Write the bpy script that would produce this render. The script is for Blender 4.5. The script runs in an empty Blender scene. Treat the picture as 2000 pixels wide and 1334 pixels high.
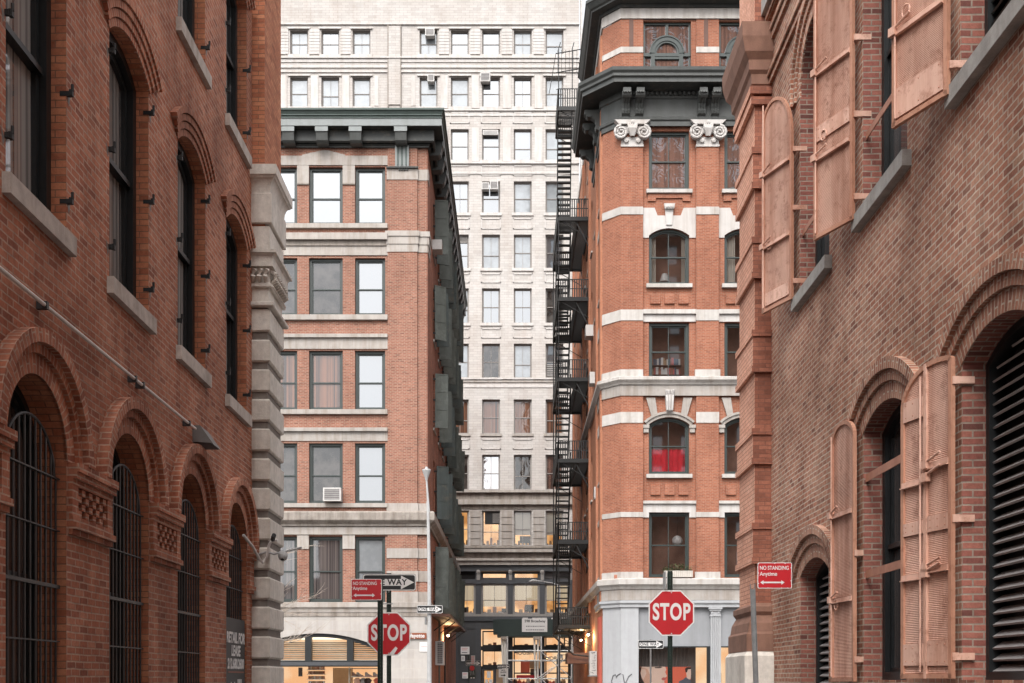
import bpy, math, random
from math import sin, cos, pi, radians, sqrt, atan2, asin
from mathutils import Vector
from mathutils.geometry import tessellate_polygon

random.seed(7)
SC = bpy.context.scene
COL = SC.collection
# ------------------------------------------------------------------ camera
F = 2222.0
HZ = 1328.0
cam_d = bpy.data.cameras.new("camera")
cam_d.sensor_width = 36.0
cam_d.lens = 36.0 * F / 2000.0
cam_d.shift_y = (HZ - 667.0) / 2000.0
cam_d.clip_start = 0.1
cam_d.clip_end = 2000
cam = bpy.data.objects.new("camera", cam_d)
COL.objects.link(cam)
cam.location = (0, 0, 1.6)
cam.rotation_euler = (pi / 2, 0, 0)
SC.camera = cam
# ------------------------------------------------------------------ world and sun (bright overcast)
SUN_EL, SUN_AZ = radians(50), radians(192)      # azimuth measured from +Y towards +X
w = bpy.data.worlds.new("World")
SC.world = w
w.use_nodes = True
nt = w.node_tree
bg = nt.nodes["Background"]
sky = nt.nodes.new("ShaderNodeTexSky")
sky.sky_type = 'NISHITA'
sky.sun_disc = False
sky.sun_elevation = SUN_EL
sky.sun_rotation = SUN_AZ
sky.air_density = 1.0
sky.dust_density = 4.0
hs = nt.nodes.new("ShaderNodeHueSaturation")
hs.inputs["Saturation"].default_value = 0.12
hs.inputs["Value"].default_value = 1.0
nt.links.new(sky.outputs[0], hs.inputs["Color"])
nt.links.new(hs.outputs[0], bg.inputs[0])
bg.inputs[1].default_value = 0.15
sd = bpy.data.lights.new("sun", 'SUN')
sd.energy = 0.5
sd.angle = radians(28)
sd.color = (1.0, 0.95, 0.88)
sun = bpy.data.objects.new("sun", sd)
COL.objects.link(sun)
dvec = Vector((sin(SUN_AZ) * cos(SUN_EL), cos(SUN_AZ) * cos(SUN_EL), sin(SUN_EL)))
sun.rotation_euler = (-dvec).to_track_quat('-Z', 'Y').to_euler()
SC.view_settings.view_transform = 'Standard'
SC.view_settings.look = 'None'
SC.view_settings.exposure = 1.5
SC.view_settings.gamma = 1.0
# ------------------------------------------------------------------ materials
MATS = {}


def new_mat(name):
    m = bpy.data.materials.new(name)
    m.use_nodes = True
    MATS[name] = m
    return m, m.node_tree, m.node_tree.nodes["Principled BSDF"]


def N(nt, t, **kw):
    n = nt.nodes.new(t)
    for k, v in kw.items():
        if k in n.inputs.keys():
            n.inputs[k].default_value = v
        else:
            setattr(n, k, v)
    return n


def ramp(nt, stops, fac=None, interp='LINEAR'):
    r = nt.nodes.new("ShaderNodeValToRGB")
    r.color_ramp.interpolation = interp
    el = r.color_ramp.elements
    while len(el) > 1:
        el.remove(el[0])
    for i, (p, c) in enumerate(stops):
        if i == 0:
            e = el[0]
            e.position = p
        else:
            e = el.new(p)
        e.color = (c[0], c[1], c[2], 1)
    if fac is not None:
        nt.links.new(fac, r.inputs[0])
    return r


def mixc(nt, a, b, fac, mode='MIX'):
    m = nt.nodes.new("ShaderNodeMix")
    m.data_type = 'RGBA'
    m.blend_type = mode
    for sock, v in ((m.inputs[6], a), (m.inputs[7], b), (m.inputs[0], fac)):
        if isinstance(v, (int, float)):
            sock.default_value = v
        elif isinstance(v, tuple):
            sock.default_value = (v[0], v[1], v[2], 1)
        else:
            nt.links.new(v, sock)
    return m.outputs[2]


def noise(nt, scale, detail=4, rough=0.6, vec=None, dist=0.0):
    n = nt.nodes.new("ShaderNodeTexNoise")
    n.inputs["Scale"].default_value = scale
    n.inputs["Detail"].default_value = detail
    n.inputs["Roughness"].default_value = rough
    n.inputs["Distortion"].default_value = dist
    if vec is None:
        g = nt.nodes.new("ShaderNodeNewGeometry")
        vec = g.outputs["Position"]
    nt.links.new(vec, n.inputs["Vector"])
    return n.outputs["Fac"]


def streak_vec(nt, sx=1.0, sz=0.12):
    g = nt.nodes.new("ShaderNodeNewGeometry")
    mp = nt.nodes.new("ShaderNodeMapping")
    mp.inputs["Scale"].default_value = (sx, sx, sz)
    nt.links.new(g.outputs["Position"], mp.inputs["Vector"])
    return mp.outputs[0]


def bump(nt, h, strength, dist, bsdf, normal=None):
    b = nt.nodes.new("ShaderNodeBump")
    b.inputs["Strength"].default_value = strength
    b.inputs["Distance"].default_value = dist
    nt.links.new(h, b.inputs["Height"])
    if normal is not None:
        nt.links.new(normal, b.inputs["Normal"])
    nt.links.new(b.outputs[0], bsdf.inputs["Normal"])
    return b.outputs[0]


def brick_mat(name, pal, mortar, bw=0.203, rh=0.068, ms=0.010, stain=(0.55, 0.5, 0.48), stain_amt=0.35,
              pale=None, pale_amt=0.0, bmp=0.6, warp=0.004, contrast=0.5):
    m, nt, b = new_mat(name)
    uv = nt.nodes.new("ShaderNodeUVMap")
    uv.uv_map = "uv"
    n0 = nt.nodes.new("ShaderNodeTexNoise")
    n0.inputs["Scale"].default_value = 2.5
    n0.inputs["Detail"].default_value = 4
    nt.links.new(uv.outputs[0], n0.inputs["Vector"])
    sub = N(nt, "ShaderNodeVectorMath", operation='SUBTRACT')
    nt.links.new(n0.outputs["Color"], sub.inputs[0])
    sub.inputs[1].default_value = (0.5, 0.5, 0.5)
    sc = N(nt, "ShaderNodeVectorMath", operation='SCALE')
    nt.links.new(sub.outputs[0], sc.inputs[0])
    sc.inputs["Scale"].default_value = warp * 4
    ad = N(nt, "ShaderNodeVectorMath", operation='ADD')
    nt.links.new(uv.outputs[0], ad.inputs[0])
    nt.links.new(sc.outputs[0], ad.inputs[1])
    br = nt.nodes.new("ShaderNodeTexBrick")
    br.inputs["Color1"].default_value = (0, 0, 0, 1)
    br.inputs["Color2"].default_value = (1, 1, 1, 1)
    br.inputs["Mortar"].default_value = (0.5, 0.5, 0.5, 1)
    br.inputs["Scale"].default_value = 1.0
    br.inputs["Mortar Size"].default_value = ms
    br.inputs["Mortar Smooth"].default_value = 0.25
    br.inputs["Brick Width"].default_value = bw
    br.inputs["Row Height"].default_value = rh
    br.inputs["Bias"].default_value = 0.0
    nt.links.new(ad.outputs[0], br.inputs["Vector"])
    n = len(pal)
    r = ramp(nt, [(i / (n - 1), c) for i, c in enumerate(pal)], br.outputs["Color"])
    c = r.outputs[0]
    # surface mottling on each brick
    f1 = noise(nt, 22, 5, 0.7)
    r1 = ramp(nt, [(0.25, (1 - contrast * .6,) * 3), (0.55, (1, 1, 1)), (0.8, (1 + contrast * .3,) * 3)], f1)
    c = mixc(nt, c, r1.outputs[0], 1.0, 'MULTIPLY')
    # mortar colour
    fm = noise(nt, 9, 4, 0.7)
    rm = ramp(nt, [(0.3, tuple(x * 0.62 for x in mortar)), (0.65, mortar)], fm)
    c = mixc(nt, c, rm.outputs[0], br.outputs["Fac"])
    # broad stains and streaks
    f2 = noise(nt, 0.55, 6, 0.65)
    r2 = ramp(nt, [(0.38, stain), (0.58, (1, 1, 1))], f2)
    c = mixc(nt, c, r2.outputs[0], stain_amt, 'MULTIPLY')
    f3 = noise(nt, 1.6, 6, 0.7, streak_vec(nt))
    r3 = ramp(nt, [(0.36, stain), (0.55, (1, 1, 1))], f3)
    c = mixc(nt, c, r3.outputs[0], stain_amt * 0.8, 'MULTIPLY')
    if pale:
        f4 = noise(nt, 1.1, 8, 0.75)
        r4 = ramp(nt, [(0.5, (0, 0, 0)), (0.72, (1, 1, 1))], f4)
        mm = N(nt, "ShaderNodeMath", operation='MULTIPLY')
        nt.links.new(r4.outputs[0], mm.inputs[0])
        mm.inputs[1].default_value = pale_amt
        c = mixc(nt, c, pale, mm.outputs[0])
    nt.links.new(c, b.inputs["Base Color"])
    b.inputs["Roughness"].default_value = 0.85
    b.inputs["Specular IOR Level"].default_value = 0.25
    inv = N(nt, "ShaderNodeMath", operation='MULTIPLY_ADD')
    nt.links.new(br.outputs["Fac"], inv.inputs[0])
    inv.inputs[1].default_value = -1.0
    nt.links.new(f1, inv.inputs[2])
    bump(nt, inv.outputs[0], bmp, 0.006, b)
    return m


def rough_mat(name, col, rough=0.7, var=0.25, scale=6.0, metallic=0.0, spec=0.4, streak=0.0, streak_col=(0.35, 0.3, 0.26),
              blotch=None, blotch_amt=0.5, bmp=0.0, bscale=60, blotch_scale=2.0, joints=None):
    m, nt, b = new_mat(name)
    f = noise(nt, scale, 6, 0.65)
    r = ramp(nt, [(0.25, tuple(x * (1 - var) for x in col)), (0.6, col), (0.85, tuple(min(1, x * (1 + var * .6)) for x in col))], f)
    c = r.outputs[0]
    if streak:
        f3 = noise(nt, 3.0, 6, 0.7, streak_vec(nt, 1.0, 0.08))
        r3 = ramp(nt, [(0.35, streak_col), (0.56, (1, 1, 1))], f3)
        c = mixc(nt, c, r3.outputs[0], streak, 'MULTIPLY')
    if blotch:
        f4 = noise(nt, blotch_scale, 9, 0.78)
        r4 = ramp(nt, [(0.52, (0, 0, 0)), (0.64, (1, 1, 1))], f4)
        mm = N(nt, "ShaderNodeMath", operation='MULTIPLY')
        nt.links.new(r4.outputs[0], mm.inputs[0])
        mm.inputs[1].default_value = blotch_amt
        c = mixc(nt, c, blotch, mm.outputs[0])
    h = noise(nt, bscale, 5, 0.6) if bmp else None
    if joints:
        bw, rh, jm, jc = joints
        uv = nt.nodes.new("ShaderNodeUVMap")
        uv.uv_map = "uv"
        br = nt.nodes.new("ShaderNodeTexBrick")
        br.inputs["Color1"].default_value = (0.86, 0.86, 0.86, 1)
        br.inputs["Color2"].default_value = (1.0, 1.0, 1.0, 1)
        br.inputs["Mortar"].default_value = (1, 1, 1, 1)
        br.inputs["Scale"].default_value = 1.0
        br.inputs["Mortar Size"].default_value = jm
        br.inputs["Mortar Smooth"].default_value = 0.2
        br.inputs["Brick Width"].default_value = bw
        br.inputs["Row Height"].default_value = rh
        nt.links.new(uv.outputs[0], br.inputs["Vector"])
        c = mixc(nt, c, br.outputs["Color"], 1.0, 'MULTIPLY')
        c = mixc(nt, c, jc, br.outputs["Fac"])
        if h is None:
            h = br.outputs["Fac"]
    nt.links.new(c, b.inputs["Base Color"])
    b.inputs["Roughness"].default_value = rough
    b.inputs["Metallic"].default_value = metallic
    b.inputs["Specular IOR Level"].default_value = spec
    if bmp:
        bump(nt, h, bmp, 0.01, b)
    return m


def glass_mat(name, base, refl, rough=0.02, warp=0.0, wscale=2.0, tint=(0.95, 0.97, 1.0), var=0.0, curtain=None):
    """window glass seen from outside: part mirror, part dim interior behind it"""
    m, nt, b = new_mat(name)
    out = nt.nodes["Material Output"]
    nt.nodes.remove(b)
    d = N(nt, "ShaderNodeBsdfDiffuse")
    if curtain:
        sv = streak_vec(nt, 9.0, 0.02)
        f = noise(nt, 1.5, 3, 0.5, sv)
        r = ramp(nt, [(0.35, base), (0.6, curtain)], f)
        nt.links.new(r.outputs[0], d.inputs[0])
    elif var:
        f = noise(nt, 1.3, 4, 0.6)
        r = ramp(nt, [(0.4, tuple(x * (1 - var) for x in base)), (0.6, base)], f)
        nt.links.new(r.outputs[0], d.inputs[0])
    else:
        d.inputs[0].default_value = (*base, 1)
    g = N(nt, "ShaderNodeBsdfGlossy")
    g.inputs["Color"].default_value = (*tint, 1)
    g.inputs["Roughness"].default_value = rough
    if warp:
        f = noise(nt, wscale, 3, 0.5, None, 1.0)
        bp = N(nt, "ShaderNodeBump")
        bp.inputs["Strength"].default_value = 1.0
        bp.inputs["Distance"].default_value = warp
        nt.links.new(f, bp.inputs["Height"])
        nt.links.new(bp.outputs[0], g.inputs["Normal"])
    fr = N(nt, "ShaderNodeFresnel")
    fr.inputs["IOR"].default_value = 1.45
    ma = N(nt, "ShaderNodeMath", operation='ADD')
    ma.use_clamp = True
    nt.links.new(fr.outputs[0], ma.inputs[0])
    ma.inputs[1].default_value = refl
    mx = N(nt, "ShaderNodeMixShader")
    nt.links.new(ma.outputs[0], mx.inputs[0])
    nt.links.new(d.outputs[0], mx.inputs[1])
    nt.links.new(g.outputs[0], mx.inputs[2])
    nt.links.new(mx.outputs[0], out.inputs[0])
    return m


def clear_glass(name, refl=0.08, tint=(0.96, 0.97, 0.96)):
    m, nt, b = new_mat(name)
    out = nt.nodes["Material Output"]
    nt.nodes.remove(b)
    t = N(nt, "ShaderNodeBsdfTransparent")
    t.inputs[0].default_value = (*tint, 1)
    g = N(nt, "ShaderNodeBsdfGlossy")
    g.inputs["Roughness"].default_value = 0.02
    fr = N(nt, "ShaderNodeFresnel")
    fr.inputs["IOR"].default_value = 1.4
    ma = N(nt, "ShaderNodeMath", operation='ADD')
    nt.links.new(fr.outputs[0], ma.inputs[0])
    ma.inputs[1].default_value = refl
    mx = N(nt, "ShaderNodeMixShader")
    nt.links.new(ma.outputs[0], mx.inputs[0])
    nt.links.new(t.outputs[0], mx.inputs[1])
    nt.links.new(g.outputs[0], mx.inputs[2])
    nt.links.new(mx.outputs[0], out.inputs[0])
    return m


def lit_mat(name, c0, c1, strength, scale=1.2, stretch=None):
    """lit room seen through a window: it gives off light"""
    m, nt, b = new_mat(name)
    out = nt.nodes["Material Output"]
    nt.nodes.remove(b)
    f = noise(nt, scale, 3, 0.5, streak_vec(nt, *stretch) if stretch else None)
    r = ramp(nt, [(0.35, c0), (0.65, c1)], f)
    e = N(nt, "ShaderNodeEmission")
    nt.links.new(r.outputs[0], e.inputs[0])
    e.inputs[1].default_value = strength
    nt.links.new(e.outputs[0], out.inputs[0])
    return m


def flat_mat(name, col, rough=0.5, spec=0.5, metallic=0.0):
    m, nt, b = new_mat(name)
    b.inputs["Base Color"].default_value = (*col, 1)
    b.inputs["Roughness"].default_value = rough
    b.inputs["Specular IOR Level"].default_value = spec
    b.inputs["Metallic"].default_value = metallic
    return m


# near left: dark red brick, thin joints
brick_mat("brick_left", [(0.29, 0.100, 0.060), (0.46, 0.162, 0.092), (0.52, 0.198, 0.113), (0.40, 0.138, 0.078), (0.58, 0.25, 0.155)],
          (0.60, 0.40, 0.30), ms=0.009, stain=(0.38, 0.32, 0.30), stain_amt=0.55, pale=(0.55, 0.34, 0.24), pale_amt=0.25, bmp=1.0, warp=0.006)
brick_mat("brick_jamb", [(0.32, 0.11, 0.06), (0.50, 0.19, 0.10), (0.56, 0.24, 0.13), (0.42, 0.15, 0.08), (0.52, 0.20, 0.11)],
          (0.27, 0.14, 0.09), ms=0.006, stain_amt=0.3, bmp=0.7)
# near right: brown brick, pale joints
brick_mat("brick_right", [(0.27, 0.115, 0.080), (0.47, 0.205, 0.134), (0.57, 0.295, 0.196), (0.39, 0.165, 0.108), (0.53, 0.235, 0.152), (0.50, 0.290, 0.200)],
          (0.72, 0.60, 0.49), ms=0.009, stain=(0.42, 0.37, 0.33), stain_amt=0.6, pale=(0.54, 0.38, 0.28), pale_amt=0.35, bmp=0.8, bw=0.19, warp=0.006)
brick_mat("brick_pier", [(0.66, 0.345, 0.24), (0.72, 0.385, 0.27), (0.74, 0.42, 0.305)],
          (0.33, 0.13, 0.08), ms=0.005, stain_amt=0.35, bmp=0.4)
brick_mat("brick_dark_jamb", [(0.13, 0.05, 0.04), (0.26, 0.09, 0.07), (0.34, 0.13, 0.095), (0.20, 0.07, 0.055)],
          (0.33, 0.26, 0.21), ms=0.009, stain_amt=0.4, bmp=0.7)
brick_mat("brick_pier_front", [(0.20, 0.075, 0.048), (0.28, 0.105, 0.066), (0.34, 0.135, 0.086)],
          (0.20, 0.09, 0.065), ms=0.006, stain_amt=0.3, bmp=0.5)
# far left corner building
brick_mat("brick_orange", [(0.16, 0.060, 0.042), (0.265, 0.100, 0.066), (0.32, 0.128, 0.086), (0.235, 0.087, 0.058), (0.29, 0.114, 0.076)],
          (0.36, 0.25, 0.19), ms=0.013, stain_amt=0.3, bmp=0.3, contrast=0.4, warp=0.0)
brick_mat("brick_alley", [(0.22, 0.08, 0.05), (0.31, 0.115, 0.072), (0.36, 0.14, 0.09)],
          (0.3, 0.18, 0.13), ms=0.009, stain_amt=0.6, bmp=0.3, contrast=0.4)
# far right corner building
brick_mat("brick_red", [(0.24, 0.078, 0.043), (0.30, 0.100, 0.055), (0.34, 0.122, 0.068), (0.275, 0.090, 0.049)],
          (0.36, 0.21, 0.15), ms=0.011, stain_amt=0.4, bmp=0.2, contrast=0.2, warp=0.0)
brick_mat("brick_pale_orange", [(0.38, 0.155, 0.09), (0.45, 0.195, 0.115)],
          (0.50, 0.27, 0.17), ms=0.006, stain_amt=0.3, bmp=0.2, contrast=0.3)
brick_mat("brick_white", [(0.40, 0.378, 0.358), (0.455, 0.432, 0.412), (0.475, 0.45, 0.43), (0.43, 0.407, 0.387)],
          (0.405, 0.38, 0.36), bw=0.6, rh=0.20, ms=0.015, stain=(0.74, 0.66, 0.60), stain_amt=0.35, bmp=0.3, contrast=0.12,
          pale=(0.36, 0.28, 0.235), pale_amt=0.32)
brick_mat("brick_rear", [(0.45, 0.20, 0.13), (0.58, 0.28, 0.18)], (0.4, 0.3, 0.25), ms=0.01, stain_amt=0.3, bmp=0.2)
rough_mat("limestone", (0.38, 0.345, 0.315), 0.8, 0.18, 3.0, streak=0.6, streak_col=(0.62, 0.54, 0.47), bmp=0.15, joints=(1.9, 4.0, 0.008, (0.35, 0.31, 0.27)))
rough_mat("ashlar", (0.41, 0.38, 0.355), 0.8, 0.12, 3.0, streak=0.3, streak_col=(0.62, 0.55, 0.49), bmp=0.15, joints=(1.15, 0.42, 0.012, (0.40, 0.36, 0.32)))
rough_mat("grime_shade_stone", (0.28, 0.245, 0.215), 0.85, 0.3, 2.5, streak=0.7, streak_col=(0.45, 0.40, 0.35), bmp=0.3, blotch=(0.36, 0.33, 0.295), blotch_amt=0.4)  # grimy stone; also paints shadow strips under projecting bands
rough_mat("white_stone", (0.49, 0.46, 0.432), 0.75, 0.15, 4.0, streak=0.6, streak_col=(0.62, 0.56, 0.5), bmp=0.1, joints=(1.6, 6.0, 0.008, (0.45, 0.4, 0.36)))
rough_mat("white_paint_stone", (0.48, 0.455, 0.435), 0.75, 0.1, 3.0, streak=0.5, streak_col=(0.68, 0.6, 0.54), bmp=0.1)
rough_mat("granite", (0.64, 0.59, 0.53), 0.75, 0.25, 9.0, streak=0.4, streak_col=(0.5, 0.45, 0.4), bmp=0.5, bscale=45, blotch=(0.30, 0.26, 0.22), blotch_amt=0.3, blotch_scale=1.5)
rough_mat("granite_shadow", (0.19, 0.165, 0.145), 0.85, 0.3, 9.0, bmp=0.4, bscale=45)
rough_mat("concrete_sill", (0.47, 0.41, 0.365), 0.85, 0.3, 7.0, streak=0.4, bmp=0.5, bscale=50)
rough_mat("bluestone_sill", (0.37, 0.355, 0.33), 0.8, 0.3, 7.0, streak=0.3, bmp=0.4, bscale=50)
rough_mat("brownstone", (0.22, 0.115, 0.08), 0.85, 0.25, 7.0, streak=0.3, bmp=0.3)
rough_mat("shutter_paint", (0.64, 0.40, 0.31), 0.5, 0.2, 1.6, streak=0.85, streak_col=(0.62, 0.46, 0.38), blotch=(0.24, 0.09, 0.05), blotch_amt=0.62, blotch_scale=5.5, bmp=0.35, bscale=7, spec=0.4)
rough_mat("shutter_edge", (0.46, 0.235, 0.155), 0.55, 0.2, 6.0, streak=0.5, streak_col=(0.6, 0.45, 0.38), blotch=(0.22, 0.08, 0.045), blotch_amt=0.6, blotch_scale=9)
rough_mat("shutter_iron", (0.47, 0.22, 0.145), 0.6, 0.2, 9.0, streak=0.5, streak_col=(0.5, 0.35, 0.3), blotch=(0.25, 0.09, 0.05), blotch_amt=0.5, blotch_scale=9)
rough_mat("green_shutter", (0.095, 0.107, 0.096), 0.6, 0.25, 3.0, streak=0.5, streak_col=(0.6, 0.55, 0.45), blotch=(0.15, 0.163, 0.148), blotch_amt=0.5, blotch_scale=1.5)
rough_mat("green_shutter_dark", (0.07, 0.088, 0.085), 0.6, 0.25, 3.0, streak=0.4, blotch=(0.16, 0.13, 0.09), blotch_amt=0.4)
rough_mat("black_iron", (0.009, 0.009, 0.009), 0.55, 0.3, 10.0, spec=0.4)
rough_mat("bar_iron", (0.028, 0.026, 0.026), 0.5, 0.3, 10.0, spec=0.5)
rough_mat("window_black", (0.008, 0.010, 0.011), 0.45, 0.2, 8.0, spec=0.5)
rough_mat("window_green", (0.022, 0.032, 0.029), 0.45, 0.2, 8.0, spec=0.5)
rough_mat("window_grey", (0.24, 0.22, 0.205), 0.6, 0.2, 8.0)
rough_mat("window_pale", (0.20, 0.18, 0.165), 0.6, 0.2, 8.0)
rough_mat("cornice_green", (0.07, 0.092, 0.083), 0.6, 0.2, 3.0, streak=0.3, streak_col=(0.6, 0.6, 0.55))
rough_mat("cornice_pale", (0.21, 0.225, 0.222), 0.6, 0.12, 3.0, streak=0.3, streak_col=(0.6, 0.6, 0.55))
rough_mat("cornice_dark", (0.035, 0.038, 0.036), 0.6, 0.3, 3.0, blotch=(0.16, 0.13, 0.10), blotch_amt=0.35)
rough_mat("cornice_grey", (0.07, 0.073, 0.07), 0.55, 0.25, 3.0, streak=0.4, streak_col=(0.6, 0.6, 0.55))
rough_mat("iron_front", (0.055, 0.057, 0.062), 0.5, 0.15, 3.0)
rough_mat("grey_paint", (0.35, 0.353, 0.362), 0.6, 0.08, 3.0, streak=0.15)
rough_mat("grey_paint_dark", (0.24, 0.245, 0.255), 0.6, 0.08, 3.0, streak=0.15)
rough_mat("red_paint", (0.42, 0.09, 0.06), 0.6, 0.2, 5.0, streak=0.3)
rough_mat("louver_grey", (0.30, 0.285, 0.28), 0.55, 0.15, 8.0)
rough_mat("pipe_white", (0.62, 0.58, 0.55), 0.5, 0.2, 8.0)
rough_mat("lamp_grey", (0.13, 0.12, 0.115), 0.5, 0.15, 8.0)
rough_mat("lamp_pole", (0.40, 0.395, 0.39), 0.5, 0.15, 5.0)
rough_mat("post_green", (0.010, 0.022, 0.016), 0.4, 0.3, 12.0, spec=0.5)
rough_mat("post_grey", (0.20, 0.20, 0.20), 0.5, 0.3, 12.0, spec=0.5, metallic=0.3)
rough_mat("sign_red", (0.42, 0.010, 0.016), 0.38, 0.12, 3.0, streak=0.35, streak_col=(0.75, 0.7, 0.7), spec=0.5)
rough_mat("sign_white", (0.62, 0.60, 0.585), 0.45, 0.08, 6.0)
rough_mat("sign_black", (0.012, 0.012, 0.013), 0.45, 0.1, 6.0)
rough_mat("sign_brown", (0.20, 0.055, 0.025), 0.5, 0.1, 6.0)
rough_mat("sign_back", (0.35, 0.35, 0.35), 0.5, 0.1, 6.0, metallic=0.6)
rough_mat("poster_dark", (0.014, 0.011, 0.011), 0.5, 0.1, 6.0)
rough_mat("ac_white", (0.48, 0.46, 0.44), 0.55, 0.1, 6.0)
rough_mat("ac_dark", (0.10, 0.09, 0.09), 0.6, 0.2, 6.0)
rough_mat("scaffold_metal", (0.62, 0.60, 0.58), 0.45, 0.15, 8.0, metallic=0.2)
rough_mat("plywood", (0.42, 0.28, 0.17), 0.7, 0.2, 4.0)
rough_mat("canopy_green", (0.022, 0.034, 0.031), 0.6, 0.15, 3.0)
rough_mat("dark_wall", (0.05, 0.051, 0.054), 0.6, 0.15, 3.0)
rough_mat("asphalt", (0.05, 0.05, 0.052), 0.9, 0.3, 5.0, bmp=0.3, bscale=80)
rough_mat("pavement_concrete", (0.38, 0.365, 0.34), 0.85, 0.2, 2.0, bmp=0.2, joints=(1.5, 1.5, 0.01, (0.15, 0.14, 0.13)))
rough_mat("kerb_stone", (0.26, 0.25, 0.24), 0.8, 0.2, 5.0)
rough_mat("road_paint", (0.7, 0.7, 0.68), 0.7, 0.2, 5.0)
rough_mat("bark", (0.36, 0.30, 0.25), 0.8, 0.3, 12.0)
rough_mat("leaf", (0.07, 0.11, 0.035), 0.7, 0.4, 30.0)
rough_mat("planter_box", (0.50, 0.46, 0.41), 0.7, 0.15, 6.0)
rough_mat("blind_cream", (0.68, 0.64, 0.58), 0.8, 0.06, 2.0)
rough_mat("copper", (0.34, 0.14, 0.09), 0.5, 0.2, 9.0)
rough_mat("roofing", (0.12, 0.12, 0.12), 0.9, 0.2, 2.0)
rough_mat("graffiti", (0.10, 0.10, 0.105), 0.6, 0.2, 6.0)
rough_mat("graffiti_white", (0.78, 0.78, 0.78), 0.6, 0.05, 6.0)
rough_mat("wood_dark", (0.10, 0.045, 0.03), 0.6, 0.2, 6.0)
rough_mat("skin_print", (0.72, 0.42, 0.31), 0.5, 0.06, 3.0)
rough_mat("skin_print_light", (0.84, 0.62, 0.52), 0.5, 0.06, 3.0)
rough_mat("lip_print", (0.55, 0.13, 0.12), 0.5, 0.05, 3.0)
rough_mat("coral_print", (0.80, 0.16, 0.09), 0.5, 0.05, 3.0)
rough_mat("coat_print", (0.10, 0.13, 0.18), 0.5, 0.2, 20.0)
rough_mat("hair_print", (0.03, 0.02, 0.018), 0.5, 0.2, 20.0)
glass_mat("glass_sky", (0.06, 0.065, 0.07), 0.16, 0.01, 0.003, 0.5)
glass_mat("glass_mid", (0.055, 0.048, 0.043), 0.03, 0.02, 0.006, 0.9, var=.7)
glass_mat("glass_rear", (0.03, 0.03, 0.03), 0.5, 0.02)
glass_mat("glass_brick", (0.035, 0.026, 0.024), 0.26, 0.015, 0.004, 1.5, curtain=(0.16, 0.085, 0.065))  # brown streaks painted into the pane for a warm brick reflection
glass_mat("glass_dark", (0.02, 0.02, 0.022), 0.05, 0.03, 0.001, 1.0, curtain=(0.10, 0.085, 0.08))
glass_mat("glass_gate", (0.012, 0.011, 0.011), 0.03, 0.05, 0.001, 1.0, curtain=(0.11, 0.08, 0.07))
glass_mat("glass_alley", (0.035, 0.032, 0.032), 0.10, 0.03, 0.001, 1.0, curtain=(0.34, 0.32, 0.30))
glass_mat("glass_white", (0.22, 0.235, 0.245), 0.06, 0.05, 0.002, 1.0, var=0.2)
glass_mat("glass_loft", (0.035, 0.024, 0.020), 0.03, 0.02, 0.004, 1.2, curtain=(0.16, 0.075, 0.045))
clear_glass("glass_clear", 0.05)
clear_glass("glass_tint", 0.10, (0.85, 0.85, 0.85))
rough_mat("red_cloth", (0.75, 0.03, 0.06), 0.8, 0.2, 6.0)
rough_mat("room_brown", (0.30, 0.16, 0.115), 0.8, 0.5, 1.2)
lit_mat("room_warm", (0.50, 0.22, 0.07), (1.0, 0.56, 0.24), 0.40, 0.9)
lit_mat("room_dim", (0.10, 0.045, 0.02), (0.50, 0.20, 0.07), 0.40, 1.1)
lit_mat("room_shop", (0.95, 0.50, 0.24), (1.0, 0.72, 0.46), 0.38, 0.8)
lit_mat("room_blind", (0.60, 0.46, 0.30), (0.74, 0.60, 0.42), 0.27, 2.0, (7.0, 0.02))
lit_mat("shop_light", (1.0, 0.80, 0.55), (1.0, 0.80, 0.58), 0.85)
rough_mat("slat_tan", (0.34, 0.29, 0.24), 0.7, 0.25, 3.0)
lit_mat("lamp_glow", (1.0, 0.72, 0.4), (1.0, 0.75, 0.45), 9.0)


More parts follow.
